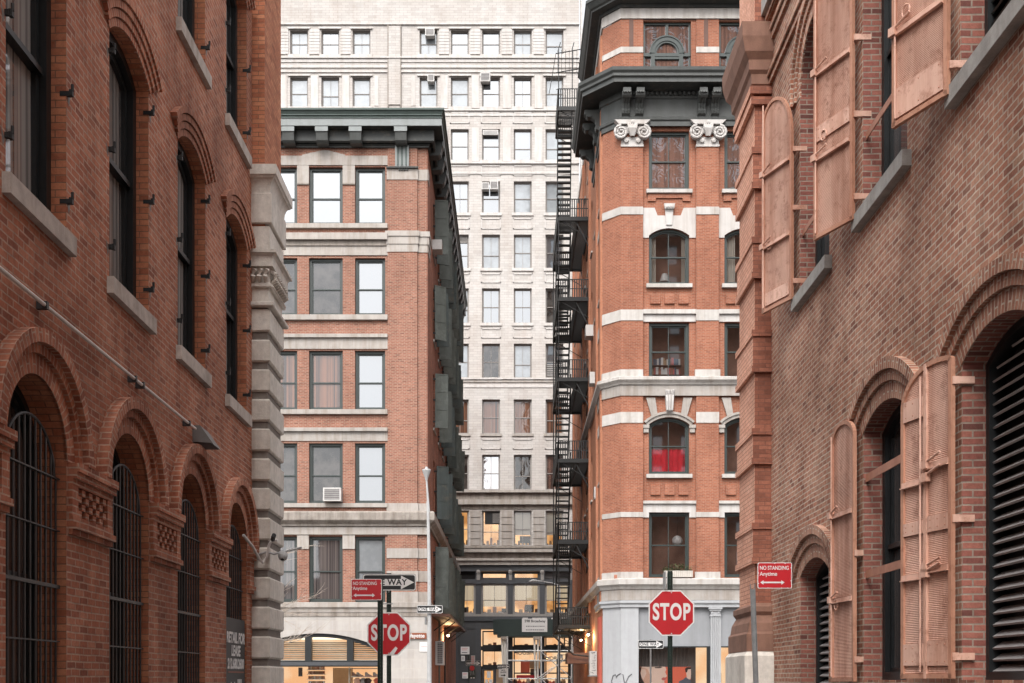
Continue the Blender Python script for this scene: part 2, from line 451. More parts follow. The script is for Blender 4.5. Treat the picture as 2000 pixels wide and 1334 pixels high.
# ------------------------------------------------------------------ mesh builder
class MB:
    def __init__(s):
        s.v = []
        s.f = []
        s.m = []
        s.uv = []
        s.mats = []

    def mi(s, mat):
        if mat not in s.mats:
            s.mats.append(mat)
        return s.mats.index(mat)

    def face(s, pts, mat, uvs=None):
        i = len(s.v)
        s.v += [tuple(p) for p in pts]
        s.f.append(tuple(range(i, i + len(pts))))
        s.m.append(s.mi(mat))
        if uvs is None:
            a, b, c = Vector(pts[0]), Vector(pts[1]), Vector(pts[2])
            n = (b - a).cross(c - a)
            if n.length < 1e-12 and len(pts) > 3:
                n = (c - a).cross(Vector(pts[3]) - a)
            if n.length < 1e-12:
                n = Vector((0, 0, 1))
            n.normalize()
            if abs(n.z) > 0.75:
                uvs = [(p[0], p[1]) for p in pts]
            else:
                t = Vector((-n.y, n.x, 0)).normalized()
                if t.x < -1e-6 or (abs(t.x) < 1e-6 and t.y < 0):
                    t = -t
                uvs = [(p[0] * t.x + p[1] * t.y, p[2]) for p in pts]
        s.uv += list(uvs)

    def box(s, x0, x1, y0, y1, z0, z1, mat):
        if x1 < x0: x0, x1 = x1, x0
        if y1 < y0: y0, y1 = y1, y0
        if z1 < z0: z0, z1 = z1, z0
        p = lambda x, y, z: (x, y, z)
        s.face([p(x0, y0, z0), p(x1, y0, z0), p(x1, y0, z1), p(x0, y0, z1)], mat)
        s.face([p(x1, y1, z0), p(x0, y1, z0), p(x0, y1, z1), p(x1, y1, z1)], mat)
        s.face([p(x1, y0, z0), p(x1, y1, z0), p(x1, y1, z1), p(x1, y0, z1)], mat)
        s.face([p(x0, y1, z0), p(x0, y0, z0), p(x0, y0, z1), p(x0, y1, z1)], mat)
        s.face([p(x0, y0, z1), p(x1, y0, z1), p(x1, y1, z1), p(x0, y1, z1)], mat)
        s.face([p(x0, y1, z0), p(x1, y1, z0), p(x1, y0, z0), p(x0, y0, z0)], mat)

    def obox(s, c, ax, ay, az, mat):
        """box by centre and three half-axis vectors"""
        c, ax, ay, az = Vector(c), Vector(ax), Vector(ay), Vector(az)
        q = lambda i, j, k: c + ax * i + ay * j + az * k
        for f in (((-1, -1, -1), (1, -1, -1), (1, -1, 1), (-1, -1, 1)), ((1, 1, -1), (-1, 1, -1), (-1, 1, 1), (1, 1, 1)),
                  ((1, -1, -1), (1, 1, -1), (1, 1, 1), (1, -1, 1)), ((-1, 1, -1), (-1, -1, -1), (-1, -1, 1), (-1, 1, 1)),
                  ((-1, -1, 1), (1, -1, 1), (1, 1, 1), (-1, 1, 1)), ((-1, 1, -1), (1, 1, -1), (1, -1, -1), (-1, -1, -1))):
            s.face([q(*t) for t in f], mat)

    def bar(s, a, b, w, h, mat, up=(0, 0, 1)):
        """rectangular bar between two points"""
        a, b = Vector(a), Vector(b)
        d = b - a
        L = d.length
        d.normalize()
        u = Vector(up)
        if abs(d.dot(u)) > 0.98:
            u = Vector((0, 1, 0))
        sx = d.cross(u).normalized()
        sz = sx.cross(d).normalized()
        s.obox((a + b) / 2, d * L / 2, sx * w / 2, sz * h / 2, mat)

    def tube(s, pts, r, mat, seg=8, caps=True):
        pts = [Vector(p) for p in pts]
        rs = r if isinstance(r, (list, tuple)) else [r] * len(pts)
        rings = []
        for i, p in enumerate(pts):
            d = (pts[min(i + 1, len(pts) - 1)] - pts[max(i - 1, 0)]).normalized()
            u = Vector((0, 0, 1)) if abs(d.z) < 0.9 else Vector((0, 1, 0))
            a = d.cross(u).normalized()
            b = a.cross(d).normalized()
            rings.append([p + (a * cos(2 * pi * k / seg) + b * sin(2 * pi * k / seg)) * rs[i] for k in range(seg)])
        for i in range(len(rings) - 1):
            for k in range(seg):
                k2 = (k + 1) % seg
                s.face([rings[i][k], rings[i][k2], rings[i + 1][k2], rings[i + 1][k]], mat)
        if caps:
            s.face(rings[0][::-1], mat)
            s.face(rings[-1], mat)

    def lathe(s, c, prof, mat, seg=12, axis='z'):
        """prof = [(r, h)]"""
        cx, cy, cz = c
        ring = []
        for r, h in prof:
            if axis == 'z':
                ring.append([(cx + r * cos(2 * pi * k / seg), cy + r * sin(2 * pi * k / seg), cz + h) for k in range(seg)])
            elif axis == 'y':
                ring.append([(cx + r * cos(2 * pi * k / seg), cy + h, cz + r * sin(2 * pi * k / seg)) for k in range(seg)])
            else:
                ring.append([(cx + h, cy + r * cos(2 * pi * k / seg), cz + r * sin(2 * pi * k / seg)) for k in range(seg)])
        for i in range(len(ring) - 1):
            for k in range(seg):
                k2 = (k + 1) % seg
                s.face([ring[i][k], ring[i][k2], ring[i + 1][k2], ring[i + 1][k]], mat)

    def prism(s, poly, y0, y1, mat, side=None, back=True):
        """polygon in (x, z) pushed through from y0 to y1"""
        tri = tessellate_polygon([[Vector((x, 0, z)) for x, z in poly]])
        for t in tri:
            s.face([(poly[i][0], y0, poly[i][1]) for i in t], mat)
            if back:
                s.face([(poly[i][0], y1, poly[i][1]) for i in t], mat)
        n = len(poly)
        for i in range(n):
            a, b = poly[i], poly[(i + 1) % n]
            s.face([(a[0], y0, a[1]), (b[0], y0, b[1]), (b[0], y1, b[1]), (a[0], y1, a[1])], side or mat)

    def wall(s, outer, holes, y, mat, reveal=0.0, rmat=None, closed_out=False, ry=None, skip_bottom=False):
        """sheet in the plane y with holes; each hole gets a reveal going inwards (+y)"""
        loops = [outer] + list(holes)
        flat = [p for l in loops for p in l]
        tri = tessellate_polygon([[Vector((x, 0, z)) for x, z in l] for l in loops])
        for t in tri:
            s.face([(flat[i][0], y, flat[i][1]) for i in t], mat)
        if reveal:
            for h in (list(holes) + ([outer] if closed_out else [])):
                n = len(h)
                acc = 0
                for i in range(n):
                    a, b = h[i], h[(i + 1) % n]
                    L = sqrt((a[0] - b[0]) ** 2 + (a[1] - b[1]) ** 2)
                    vert = abs(a[0] - b[0]) < 1e-6
                    if vert:
                        uvs = [(0, a[1]), (0, b[1]), (reveal, b[1]), (reveal, a[1])]
                    else:
                        uvs = [(0, acc), (0, acc + L), (reveal, acc + L), (reveal, acc)]
                    acc += L
                    s.face([(a[0], y, a[1]), (b[0], y, b[1]), (b[0], y + reveal, b[1]), (a[0], y + reveal, a[1])], rmat or mat, uvs)

    def ring(s, cx, half, zs, rise, t0, t1, y0, y1, mat, ext=0.0, seg=20, a0=None, a1=None):
        """arch ring following the intrados; voussoir UVs"""
        R = (half * half + rise * rise) / (2 * rise)
        zc = zs + rise - R
        A = asin(min(1, half / R)) if rise < half else pi / 2
        lo, hi = -(A + ext), A + ext
        if a0 is not None: lo, hi = a0, a1
        r0, r1 = R + t0, R + t1
        P = lambda a, r, y: (cx + r * sin(a), y, zc + r * cos(a))
        for i in range(seg):
            a, b = lo + (hi - lo) * i / seg, lo + (hi - lo) * (i + 1) / seg
            rm = (r0 + r1) / 2
            ua, ub = a * rm, b * rm
            s.face([P(a, r0, y0), P(b, r0, y0), P(b, r1, y0), P(a, r1, y0)], mat, [(0.02, ua), (0.02, ub), (0.02 + r1 - r0, ub), (0.02 + r1 - r0, ua)])
            s.face([P(a, r1, y0), P(b, r1, y0), P(b, r1, y1), P(a, r1, y1)], mat, [(0, ua), (0, ub), (y1 - y0, ub), (y1 - y0, ua)])
            s.face([P(a, r0, y0), P(b, r0, y0), P(b, r0, y1), P(a, r0, y1)], mat, [(0, ua), (0, ub), (y1 - y0, ub), (y1 - y0, ua)])
        for a in (lo, hi):
            s.face([P(a, r0, y0), P(a, r1, y0), P(a, r1, y1), P(a, r0, y1)], mat)

    def sweep(s, path, prof, mat, caps=True, closed=False, lo=None, pmats=None, smats=None):
        """profile [(outward, z)] carried along a plan path, outward = right of travel, mitred"""
        n = len(path)
        offs = []
        for i in range(n):
            def nrm(a, b):
                dx, dy = b[0] - a[0], b[1] - a[1]
                L = sqrt(dx * dx + dy * dy)
                return (dy / L, -dx / L)
            if i == 0:
                o = nrm(path[0], path[1])
            elif i == n - 1:
                o = nrm(path[-2], path[-1])
            else:
                n1, n2 = nrm(path[i - 1], path[i]), nrm(path[i], path[i + 1])
                k = 1 + n1[0] * n2[0] + n1[1] * n2[1]
                o = ((n1[0] + n2[0]) / k, (n1[1] + n2[1]) / k)
            offs.append(o)
        P = lambda i, j: (path[i][0] + offs[i][0] * prof[j][0], path[i][1] + offs[i][1] * prof[j][0], prof[j][1])
        m = len(prof)
        for i in range(n - 1):
            for j in range(m - (0 if closed else 1)):
                j2 = (j + 1) % m
                s.face([P(i, j), P(i + 1, j), P(i + 1, j2), P(i, j2)], smats[i] if smats else (pmats[j] if pmats else mat))
        if caps:
            for i in (0, n - 1):
                pts = [P(i, j) for j in range(m)]
                t2 = tessellate_polygon([[Vector((p[0] - path[i][0], p[1] - path[i][1], 0)).length * Vector((1, 0, 0)) + Vector((0, 0, p[2])) for p in pts]])
                for t in t2:
                    s.face([pts[k] for k in t], mat)


def arch(x0, x1, z0, zs, rise, seg=16):
    """outline of an opening: flat sides from z0 to the spring zs and an arc of the given rise"""
    if rise <= 0:
        return [(x0, z0), (x1, z0), (x1, zs), (x0, zs)]
    half = (x1 - x0) / 2
    cx = (x0 + x1) / 2
    R = (half * half + rise * rise) / (2 * rise)
    zc = zs + rise - R
    A = asin(min(1, half / R)) if rise < half else pi / 2
    pts = [(x0, z0), (x1, z0)]
    for i in range(seg + 1):
        a = A - 2 * A * i / seg
        pts.append((cx + R * sin(a), zc + R * cos(a)))
    return pts


def inset(x0, x1, z0, zs, rise, d, seg=16):
    if rise <= 0:
        return [(x0 + d, z0 + d), (x1 - d, z0 + d), (x1 - d, zs - d), (x0 + d, zs - d)]
    half = (x1 - x0) / 2
    R = (half * half + rise * rise) / (2 * rise)
    zc = zs + rise - R
    R2 = R - d
    h2 = half - d
    zs2 = zc + sqrt(max(0, R2 * R2 - h2 * h2)) if R2 > h2 else zc
    ri2 = zc + R2 - zs2
    return arch(x0 + d, x1 - d, z0 + d, zs2, ri2, seg)


def obj(name, mb, parent=None, loc=(0, 0, 0), rz=0.0, smooth=False):
    me = bpy.data.meshes.new(name)
    me.from_pydata(mb.v, [], mb.f)
    for m in mb.mats:
        me.materials.append(MATS[m])
    me.polygons.foreach_set("material_index", mb.m)
    uvl = me.uv_layers.new(name="uv")
    flat = []
    for p in mb.uv:
        flat += [p[0], p[1]]
    uvl.data.foreach_set("uv", flat)
    if smooth:
        import bmesh
        bm = bmesh.new()
        bm.from_mesh(me)
        bmesh.ops.remove_doubles(bm, verts=bm.verts, dist=1e-5)
        bm.to_mesh(me)
        bm.free()
        me.polygons.foreach_set("use_smooth", [True] * len(me.polygons))
    me.update()
    o = bpy.data.objects.new(name, me)
    COL.objects.link(o)
    o.location = loc
    o.rotation_euler = (0, 0, rz)
    if parent is not None:
        o.parent = parent
    return o


def tag(o, label=None, cat=None, group=None, kind=None):
    if label: o["label"] = label
    if cat: o["category"] = cat
    if group: o["group"] = group
    if kind: o["kind"] = kind
    return o


def empty(name, loc=(0, 0, 0), rz=0.0, label=None, cat=None, group=None):
    o = bpy.data.objects.new(name, None)
    COL.objects.link(o)
    o.location = loc
    o.rotation_euler = (0, 0, rz)
    o.empty_display_size = 0.3
    return tag(o, label, cat, group)


def copy_tree(o, parent=None):
    c = o.copy()
    COL.objects.link(c)
    c.parent = parent
    for ch in [k for k in bpy.data.objects if k.parent == o]:
        copy_tree(ch, c)
    return c


def text_mesh(name, txt, size, mat, parent, loc, rot=(pi / 2, 0, 0), sx=1.0, bold=0.0, ext=0.001, align='CENTER', shear=0.0, spacing=1.0):
    cu = bpy.data.curves.new(name, 'FONT')
    cu.body = txt
    cu.size = size
    cu.extrude = ext
    cu.offset = bold
    cu.align_x = align
    cu.align_y = 'CENTER'
    cu.shear = shear
    cu.space_character = spacing
    t = bpy.data.objects.new(name, cu)
    COL.objects.link(t)
    dg = bpy.context.evaluated_depsgraph_get()
    me = bpy.data.meshes.new_from_object(t.evaluated_get(dg))
    bpy.data.objects.remove(t)
    me.name = name
    me.materials.clear()
    me.materials.append(MATS[mat])
    o = bpy.data.objects.new(name, me)
    COL.objects.link(o)
    o.scale = (sx, 1, 1)
    o.location = loc
    o.rotation_euler = rot
    o.parent = parent
    return o


# ------------------------------------------------------------------ windows
WCACHE = {}


def window(parent, x0, x1, z0, zs, rise=0.0, y=0.0, rec=0.2, fw=0.07, fm="window_black", pane="glass_mid",
           rail=0.5, mull=0, sill=None, blind=0.0, blind_mat="blind_cream", room=None, rz=0.0, org=None, fd=0.10, rails=(), sash=0.045,
           twist=0.004, hmull=None, label=None):
    """window > pane, sill, blind, room ; local origin at the lower left corner of the opening"""
    w, h = x1 - x0, zs - z0
    key = (round(w, 3), round(h, 3), rise, rec, fw, fm, pane, rail, mull, sill, blind, blind_mat, room, fd, rails, sash, hmull)
    if key not in WCACHE:
        mb = MB()
        out = arch(0, w, 0, h, rise)
        inn = inset(0, w, 0, h, rise, fw)
        mb.wall(out, [inn], rec, fm, fd)
        in2 = inset(0, w, 0, h, rise, fw + sash)
        mb.wall(inn, [in2], rec + fd * .5, fm, fd * .5)
        top = h + rise
        zr = h * rail if rise <= 0 else top * rail
        if rail:
            mb.box(fw, w - fw, rec + 0.03, rec + fd, zr - 0.028, zr + 0.028, fm)
        for rr in rails:
            mb.box(fw, w - fw, rec + 0.04, rec + fd, h * rr - 0.02, h * rr + 0.02, fm)
        for k in range(mull):
            xm = w * (k + 1) / (mull + 1)
            zt = (hmull * h if hmull else (top - fw - (0 if rise == 0 else 0.02)))
            mb.box(xm - 0.016, xm + 0.016, rec + fd * .55, rec + fd, fw, zt, fm)
        parts = []
        pm = MB()
        yp = rec + fd * .8
        tri_loop = in2
        pm.wall(tri_loop, [], yp, pane)
        parts.append(("pane", pm))
        if sill:
            sm, sh, sp, se = sill
            s = MB()
            s.box(-se, w + se, -sp, rec + 0.02, -sh, -0.003, sm)
            parts.append(("sill", s))
        if blind:
            bm_ = MB()
            bm_.box(fw + .02, w - fw - .02, rec + fd + .05, rec + fd + .06, h * (1 - blind), top - fw, blind_mat)
            parts.append(("blind", bm_))
        if room:
            r = MB()
            D = 1.2
            yb = rec + fd + .02
            r.face([(-.3, yb + D, -.1), (w + .3, yb + D, -.1), (w + .3, yb + D, top + .1), (-.3, yb + D, top + .1)], room)
            r.face([(-.3, yb, -.1), (-.3, yb + D, -.1), (-.3, yb + D, top + .1), (-.3, yb, top + .1)], room)
            r.face([(w + .3, yb, -.1), (w + .3, yb + D, -.1), (w + .3, yb + D, top + .1), (w + .3, yb, top + .1)], room)
            r.face([(-.3, yb, top + .1), (w + .3, yb, top + .1), (w + .3, yb + D, top + .1), (-.3, yb + D, top + .1)], room)
            r.face([(-.3, yb, -.1), (w + .3, yb, -.1), (w + .3, yb + D, -.1), (-.3, yb + D, -.1)], "wood_dark")
            if room.startswith("room_shop") or room.startswith("room_warm"):
                for q in range(5):
                    xq = w * (q + .5) / 5
                    hq = h * (.10 + .22 * ((q * 37 % 11) / 11.0))
                    r.box(xq - w * .07, xq + w * .07, yb + .5, yb + .6, 0, hq, ["wood_dark", "plywood", "copper", "blind_cream", "wood_dark"][q])
            parts.append(("room", r))
        root = obj("window", mb)
        for nm, m_ in parts:
            obj(nm, m_, root)
        WCACHE[key] = root
        root["_used"] = 0
    root = WCACHE[key]
    if root["_used"] == 0:
        o = root
        root["_used"] = 1
    else:
        o = copy_tree(root)
    # position relative to the parent, in the facade's own frame
    ox, oy = (org or (0, 0))[:2]
    c, s_ = cos(rz), sin(rz)
    o.location = (ox + x0 * c - y * s_, oy + x0 * s_ + y * c, z0)
    o.rotation_euler = (0, 0, rz)
    o.parent = parent
    for ch in o.children:
        if ch.name.startswith("pane"):
            ch.rotation_euler = (random.uniform(-1, 1) * twist, 0, random.uniform(-1, 1) * twist)
    if label: o["label"] = label
    return o


def fin():
    for o in bpy.data.objects:
        if "_used" in o.keys():
            del o["_used"]


# ------------------------------------------------------------------ setting
g = MB()
g.face([(-250, -80, -0.004), (250, -80, -0.004), (250, 900, -0.004), (-250, 900, -0.004)], "asphalt")
tag(obj("ground", g), kind="structure")
for nm, (x0, x1, y0, y1), mt in (("alley_road", (-3.0, 3.0, -12, 19), "asphalt"), ("avenue_road", (-60, 60, 22.5, 46.4), "asphalt"),
                                 ("far_alley_road", (-2.4, 2.6, 50, 76), "asphalt"), ("far_road", (-60, 60, 77.5, 84.5), "asphalt")):
    m = MB()
    m.face([(x0, y0, 0.0), (x1, y0, 0.0), (x1, y1, 0.0), (x0, y1, 0.0)], mt)
    tag(obj(nm, m), kind="structure")
m = MB()
for x0, x1, y0, y1 in ((-4.05, -3.0, -12, 19), (3.0, 4.1, -12, 19), (-60, -3.0, 19, 22.5), (3.0, 60, 19, 22.5), (-60, -2.4, 46.4, 50), (2.6, 60, 46.4, 50),
                       (-3.7, -2.4, 50, 76), (2.6, 4.05, 50, 76), (-60, 60, 84.5, 88)):
    m.box(x0, x1, y0, y1, -0.1, 0.13, "pavement_concrete")
tag(obj("pavement", m), kind="structure")
m = MB()
for k in range(12):
    m.face([(-11.5 + k * 2, 23.2, 0.004), (-11.0 + k * 2, 23.2, 0.004), (-11.0 + k * 2, 26.0, 0.004), (-11.5 + k * 2, 26.0, 0.004)], "road_paint")
tag(obj("crosswalk_marking", m), kind="structure")


def px(v, D):
    return (v - 1000.0) / F * D


def pz(v, D):
    return (HZ - v) / F * D + 1.6


# ------------------------------------------------------------------ near left building
NL = empty("brick_building", (-4.05, 0, 0), pi / 2,
           "dark red brick warehouse on the left with barred round arched ground floor windows", "building")
LC = [9.72 + 2.34 * k for k in (-1, 0, 1, 2, 3)]
wl = MB()
H_L = 13.1
bays = [-1.0] + [(LC[i] + LC[i + 1]) / 2 for i in range(4)] + [18.9]
bays.insert(1, LC[0] - 1.17)
for i in range(len(bays) - 1):
    a, b = bays[i], bays[i + 1]
    if i == 0:
        wl.wall([(a, 0), (b, 0), (b, H_L), (a, H_L)], [], 0, "brick_left")
        continue
    c = LC[i - 1]
    holes = [arch(c - .62, c + .62, .7, 3.58, .62, 20), arch(c - .62, c + .62, 5.64, 8.16, .22, 14), arch(c - .62, c + .62, 9.6, 11.85, .22, 14)]
    wl.wall([(a, 0), (b, 0), (b, H_L), (a, H_L)], holes, 0, "brick_left")
    # brick reveals of the jambs
    for h in holes:
        n = len(h)
        acc = 0
        for k in range(n):
            p, q = h[k], h[(k + 1) % n]
            L = sqrt((p[0] - q[0]) ** 2 + (p[1] - q[1]) ** 2)
            vert = abs(p[0] - q[0]) < 1e-6
            D = .34 if h is holes[0] else .17
            uvs = [(0, p[1]), (0, q[1]), (D, q[1]), (D, p[1])] if vert else [(0, acc), (0, acc + L), (D, acc + L), (D, acc)]
            acc += L
            wl.face([(p[0], 0, p[1]), (q[0], 0, q[1]), (q[0], D, q[1]), (p[0], D, p[1])], "brick_jamb" if h is not holes[0] else "brick_jamb", uvs)
wl.face([(18.9, 0, 0), (18.9, 10, 0), (18.9, 10, H_L), (18.9, 0, H_L)], "brick_left")
wl.face([(-1, 0, 0), (-1, 10, 0), (-1, 10, H_L), (-1, 0, H_L)], "brick_left")
wl.face([(-1, 0, H_L), (18.9, 0, H_L), (18.9, 10, H_L), (-1, 10, H_L)], "roofing")
wl.face([(-1, 10, 0), (18.9, 10, 0), (18.9, 10, H_L), (-1, 10, H_L)], "brick_left")
obj("wall", wl, NL)
for i, c in enumerate(LC):
    # lower arched window
    window(NL, c - .62, c + .62, .7, 3.58, .62, rec=.26, fw=.07, fm="window_black", pane="glass_gate", rail=.52, fd=.08)
    gr = MB()
    for k in range(11):
        x = c - .55 + 1.1 * k / 10
        t = (x - c) / .5
        zt = 3.42 + (.45 * sqrt(max(0, 1 - t * t)) if abs(t) < 1 else 0)
        gr.tube([(x, .07, .72), (x, .07, zt)], .0105, "bar_iron", 6)
    for z, hh in ((1.95, .010), (2.45, .024), (2.95, .009), (3.42, .010)):
        gr.box(c - .6, c + .6, .05, .09, z - hh, z + hh * .3, "bar_iron")
    gr.tube([(c + .5 * sin(a), .065, 3.42 + .45 * cos(a)) for a in [(-1 + 2 * k / 16) * pi / 2 for k in range(17)]], .014, "bar_iron", 6)
    obj("window_grille", gr, NL)
    ar = MB()
    ar.ring(c, .62, 3.58, .62, .0, .17, -.012, .02, "brick_left")
    ar.ring(c, .62, 3.58, .62, .17, .255, -.055, .02, "brick_left")
    ar.ring(c, .62, 3.58, .62, .255, .37, -.12, .02, "brick_left")
    obj("arch_moulding", ar, NL)
    # impost panel on the pier to the right of this window
    x0, x1 = c + .62 + .03, c + 2.34 - .62 - .03
    if i == 4:
        x1 = c + .62 + .30
    ip = MB()
    for z0, z1, p in ((3.50, 3.58, .11), (3.44, 3.50, .085), (3.38, 3.44, .05), (3.04, 3.10, .05), (2.98, 3.04, .08), (2.93, 2.98, .045)):
        ip.box(x0, x1, -p, .0, z0, z1, "brick_left")
    for xa, xb in ((x0, x0 + .14), (x1 - .14, x1)):
        ip.box(xa, xb, -.045, 0, 3.10, 3.38, "brick_left")
    nn = int((x1 - x0 - .28) / .09)
    for r_ in range(4):
        for k in range(nn):
            if (k + r_) % 2 == 0:
                xa = x0 + .14 + k * .09
                ip.box(xa, xa + .082, -.045, 0, 3.105 + r_ * .068, 3.105 + r_ * .068 + .06, "brick_left")
    ip.box(x0 + .13, x1 - .13, -.004, 0, 3.10, 3.38, "wood_dark")
    obj("impost_panel", ip, NL)
    # tall windows above
    window(NL, c - .62, c + .62, 5.64, 8.16, .22, rec=.14, fw=.10, fm="window_black", pane="glass_alley", rail=.52, fd=.14,
           sill=("concrete_sill", .17, .07, .07), sash=.06)
    window(NL, c - .62, c + .62, 9.6, 11.85, .22, rec=.14, fw=.10, fm="window_black", pane="glass_alley", rail=.52, fd=.14,
           sill=("concrete_sill", .17, .07, .07), sash=.06)
    for zs in (8.16, 11.85):
        ar = MB()
        for k in range(4):
            ar.ring(c, .62, zs, .22, .085 * k, .085 * (k + 1) - .012, -.016 - .021 * k, .02, "brick_left", ext=.03 + .022 * k)
        obj("arch_moulding", ar, NL)
    for z in (5.95, 6.93, 7.92, 9.95, 10.9):
        for s in (-1, 1):
            pt = MB()
            xe = c + s * .62
            pt.box(xe + (-.004 if s > 0 else -.028), xe + (.028 if s > 0 else .004), -.035, .06, z - .022, z + .022, "black_iron")
            pt.box(xe - .02, xe + .02, -.06, -.03, z - .026, z + .03, "black_iron")
            pt.lathe((xe, -.055, z + .02), [(.0, 0), (.014, 0), (.014, .06), (0, .06)], "black_iron", 8)
            # lead patch where the iron is let into the brick
            pt.face([(xe + s * .028, -.003, z - .02), (xe + s * .10, -.003, z + .05), (xe + s * .055, -.003, z - .10), (xe + s * .03, -.003, z - .06)], "window_pale")
            obj("shutter_pintle", pt, NL)
# corner pier: brick above, rusticated granite below
pp = MB()
pp.box(17.72, 18.95, -.20, 0, 7.95, H_L, "brick_jamb")
obj("pilaster", pp, NL)
qp = MB()
P0 = [(17.72, 0), (17.72, -0.001), (18.75, -0.001), (18.75, 0)]


def pier_band(mb, z0, z1, p, mat, x0=17.72, x1=18.75, ch=0.0, dshade=None):
    path = [(x0, 0.0), (x0, -.01), (x1, -.01), (x1, 0.0)]
    # outward is left of this travel, so go the other way round
    path = path[::-1]
    if ch:
        prof = [(0, z0), (p - ch, z0), (p, z0 + ch), (p, z1 - ch), (p - ch, z1), (0, z1)]
    else:
        prof = [(0, z0), (p, z0), (p, z1), (0, z1)]
    mb.sweep([(x1, 0.0), (x1, -.30), (x0, -.30), (x0, 0.0)], [(a - .30 + .0, b) for a, b in prof], mat, caps=False)


def rect_loop(mb, x0, x1, d, prof, mat):
    """profile [(outward,z)] round three sides of a pier that stands d proud of the wall"""
    mb.sweep([(x0, 0.02), (x0, -d), (x1, -d), (x1, 0.02)][::-1] if False else [(x0, 0.02), (x0, -d), (x1, -d), (x1, 0.02)], prof, mat, caps=False)


def band(mb, z0, z1, p, mat, ch=0.0, x0=17.74, x1=18.73, d=.24):
    if ch:
        prof = [(-.1, z0), (p - ch, z0), (p, z0 + ch), (p, z1 - ch), (p - ch, z1), (-.1, z1)]
    else:
        prof = [(-.1, z0), (p, z0), (p, z1), (-.1, z1)]
    rect_loop(mb, x0, x1, d, prof, mat)


DZ = 17.7
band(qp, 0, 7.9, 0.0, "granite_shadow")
zt = 6.97
while zt > 0:
    band(qp, max(0, zt - .42), zt - .07, .045, "granite", .025)
    zt -= .462
# upper blocks, necking, egg band and cap
band(qp, pz(647, DZ), pz(603, DZ), .045, "granite", .02)
band(qp, pz(600, DZ), pz(591, DZ), .11, "granite", .015)
band(qp, pz(590, DZ), pz(562, DZ), .02, "granite")
band(qp, pz(562, DZ), pz(553, DZ), .07, "granite", .015)
band(qp, pz(552, DZ), pz(522, DZ), .03, "granite")
band(qp, pz(522, DZ), pz(503, DZ), .10, "granite")
rect_loop(qp, 17.74, 18.73, .24, [(-.1, pz(503, DZ)), (.10, pz(503, DZ)), (.13, pz(499, DZ)), (.16, pz(498, DZ)), (.16, pz(492, DZ)), (-.1, pz(490, DZ))], "granite")
band(qp, pz(490, DZ), pz(441, DZ), .04, "granite", .012)
band(qp, pz(437, DZ), pz(378, DZ), .075, "granite", .012)
cap_prof = [(.05, pz(378, DZ))] + [(.05 + .08 * (1 - cos(a)), pz(378, DZ) + .22 * sin(a)) for a in [k * pi / 16 for k in range(9)]] + \
           [(.14, pz(348, DZ)), (.165, pz(346, DZ)), (.165, pz(327, DZ)), (-.2, pz(322, DZ))]
rect_loop(qp, 17.74, 18.73, .24, cap_prof, "granite")
obj("quoin_pier", qp, NL)
eg = MB()
zc_ = pz(538, DZ)
for k in range(9):
    yy = 17.80 + k * .108
    eg.tube([(yy - .045, -.27, zc_ + .09), (yy - .01, -.345, zc_ + .05), (yy + .02, -.35, zc_ - .03), (yy + .045, -.27, zc_ - .10)], [.02, .042, .044, .02], "granite", 8)
for k in range(3):
    xx = -.05 - k * .095
    eg.tube([(17.70, xx - .02, zc_ + .09), (17.63, xx, zc_ + .05), (17.625, xx + .015, zc_ - .03), (17.70, xx + .03, zc_ - .10)], [.02, .042, .044, .02], "granite", 8)
for k in range(22):
    eg.lathe((17.76 + k * .046, -.31, pz(557, DZ)), [(0, -.022), (.02, -.008), (.02, .008), (0, .022)], "granite", 6)
obj("carved_egg_band", eg, NL)

# things fixed to the left wall
ct = MB()
cz = lambda u: 4.80 - (u - 9.0) * .008
ct.tube([(-3.98, u, cz(u)) for u in (2.0, 5, 8, 9, 10, 11, 12, 13, 14.3)], .017, "pipe_white", 8)
for u in (9.7, 12.0, 12.25, 14.0):
    ct.box(-4.05, -3.955, u - .02, u + .02, cz(u) - .035, cz(u) + .03, "bar_iron")
tag(obj("conduit", ct), "thin pale metal conduit pipe running along the left brick wall to the lamp", "pipe")
wlamp = empty("wall_lamp", (-4.05, 14.62, 4.62), 0, "grey trapezoid floodlight on the left brick wall at the end of the conduit pipe", "lamp")
wlamp.scale = (.8, .72, .8)
m = MB()
m.prism([(0, .0), (.30, -.02), (.34, -.05), (.12, .26), (0, .26)], -.28, .28, "lamp_grey")
hood = obj("hood", m, wlamp)
m = MB()
m.box(.03, .29, -.25, .25, -.03, -.022, "ac_dark")
obj("lens", m, wlamp)
# lease poster inside the bars of the last arched window
po = empty("lease_poster", (-4.075, LC[4], 0.75), pi / 2, "dark poster hand lettered RETAIL FOR LEASE behind the bars of the last arched window", "poster")
m = MB()
m.box(-.58, .58, -.006, .006, 0, 1.75, "poster_dark")
obj("board", m, po)
for tx, z, sz in (("RETAIL FOR", 1.46, .21), ("LEASE", 1.27, .21), ("212.680.2600", 1.08, .20)):
    text_mesh("lettering", tx, sz, "sign_white", po, (0, -.012, z), sx=.98 if len(tx) < 11 else .9, bold=.008, shear=.12)
m = MB()
m.box(-.45, .5, -.012, -.007, .955, .975, "sign_brown")
m.box(-.25, -.08, -.012, -.007, .70, .74, "sign_white")
m.box(-.28, -.25, -.012, -.007, .70, .82, "sign_white")
m.box(-.08, -.05, -.012, -.007, .70, .82, "sign_white")
for k in range(3):
    m.box(.12 + k * .09, .17 + k * .09, -.012, -.007, .74, .86, "sign_white")
m.box(.1, .38, -.012, -.007, .66, .68, "sign_white")
obj("logo", m, po)
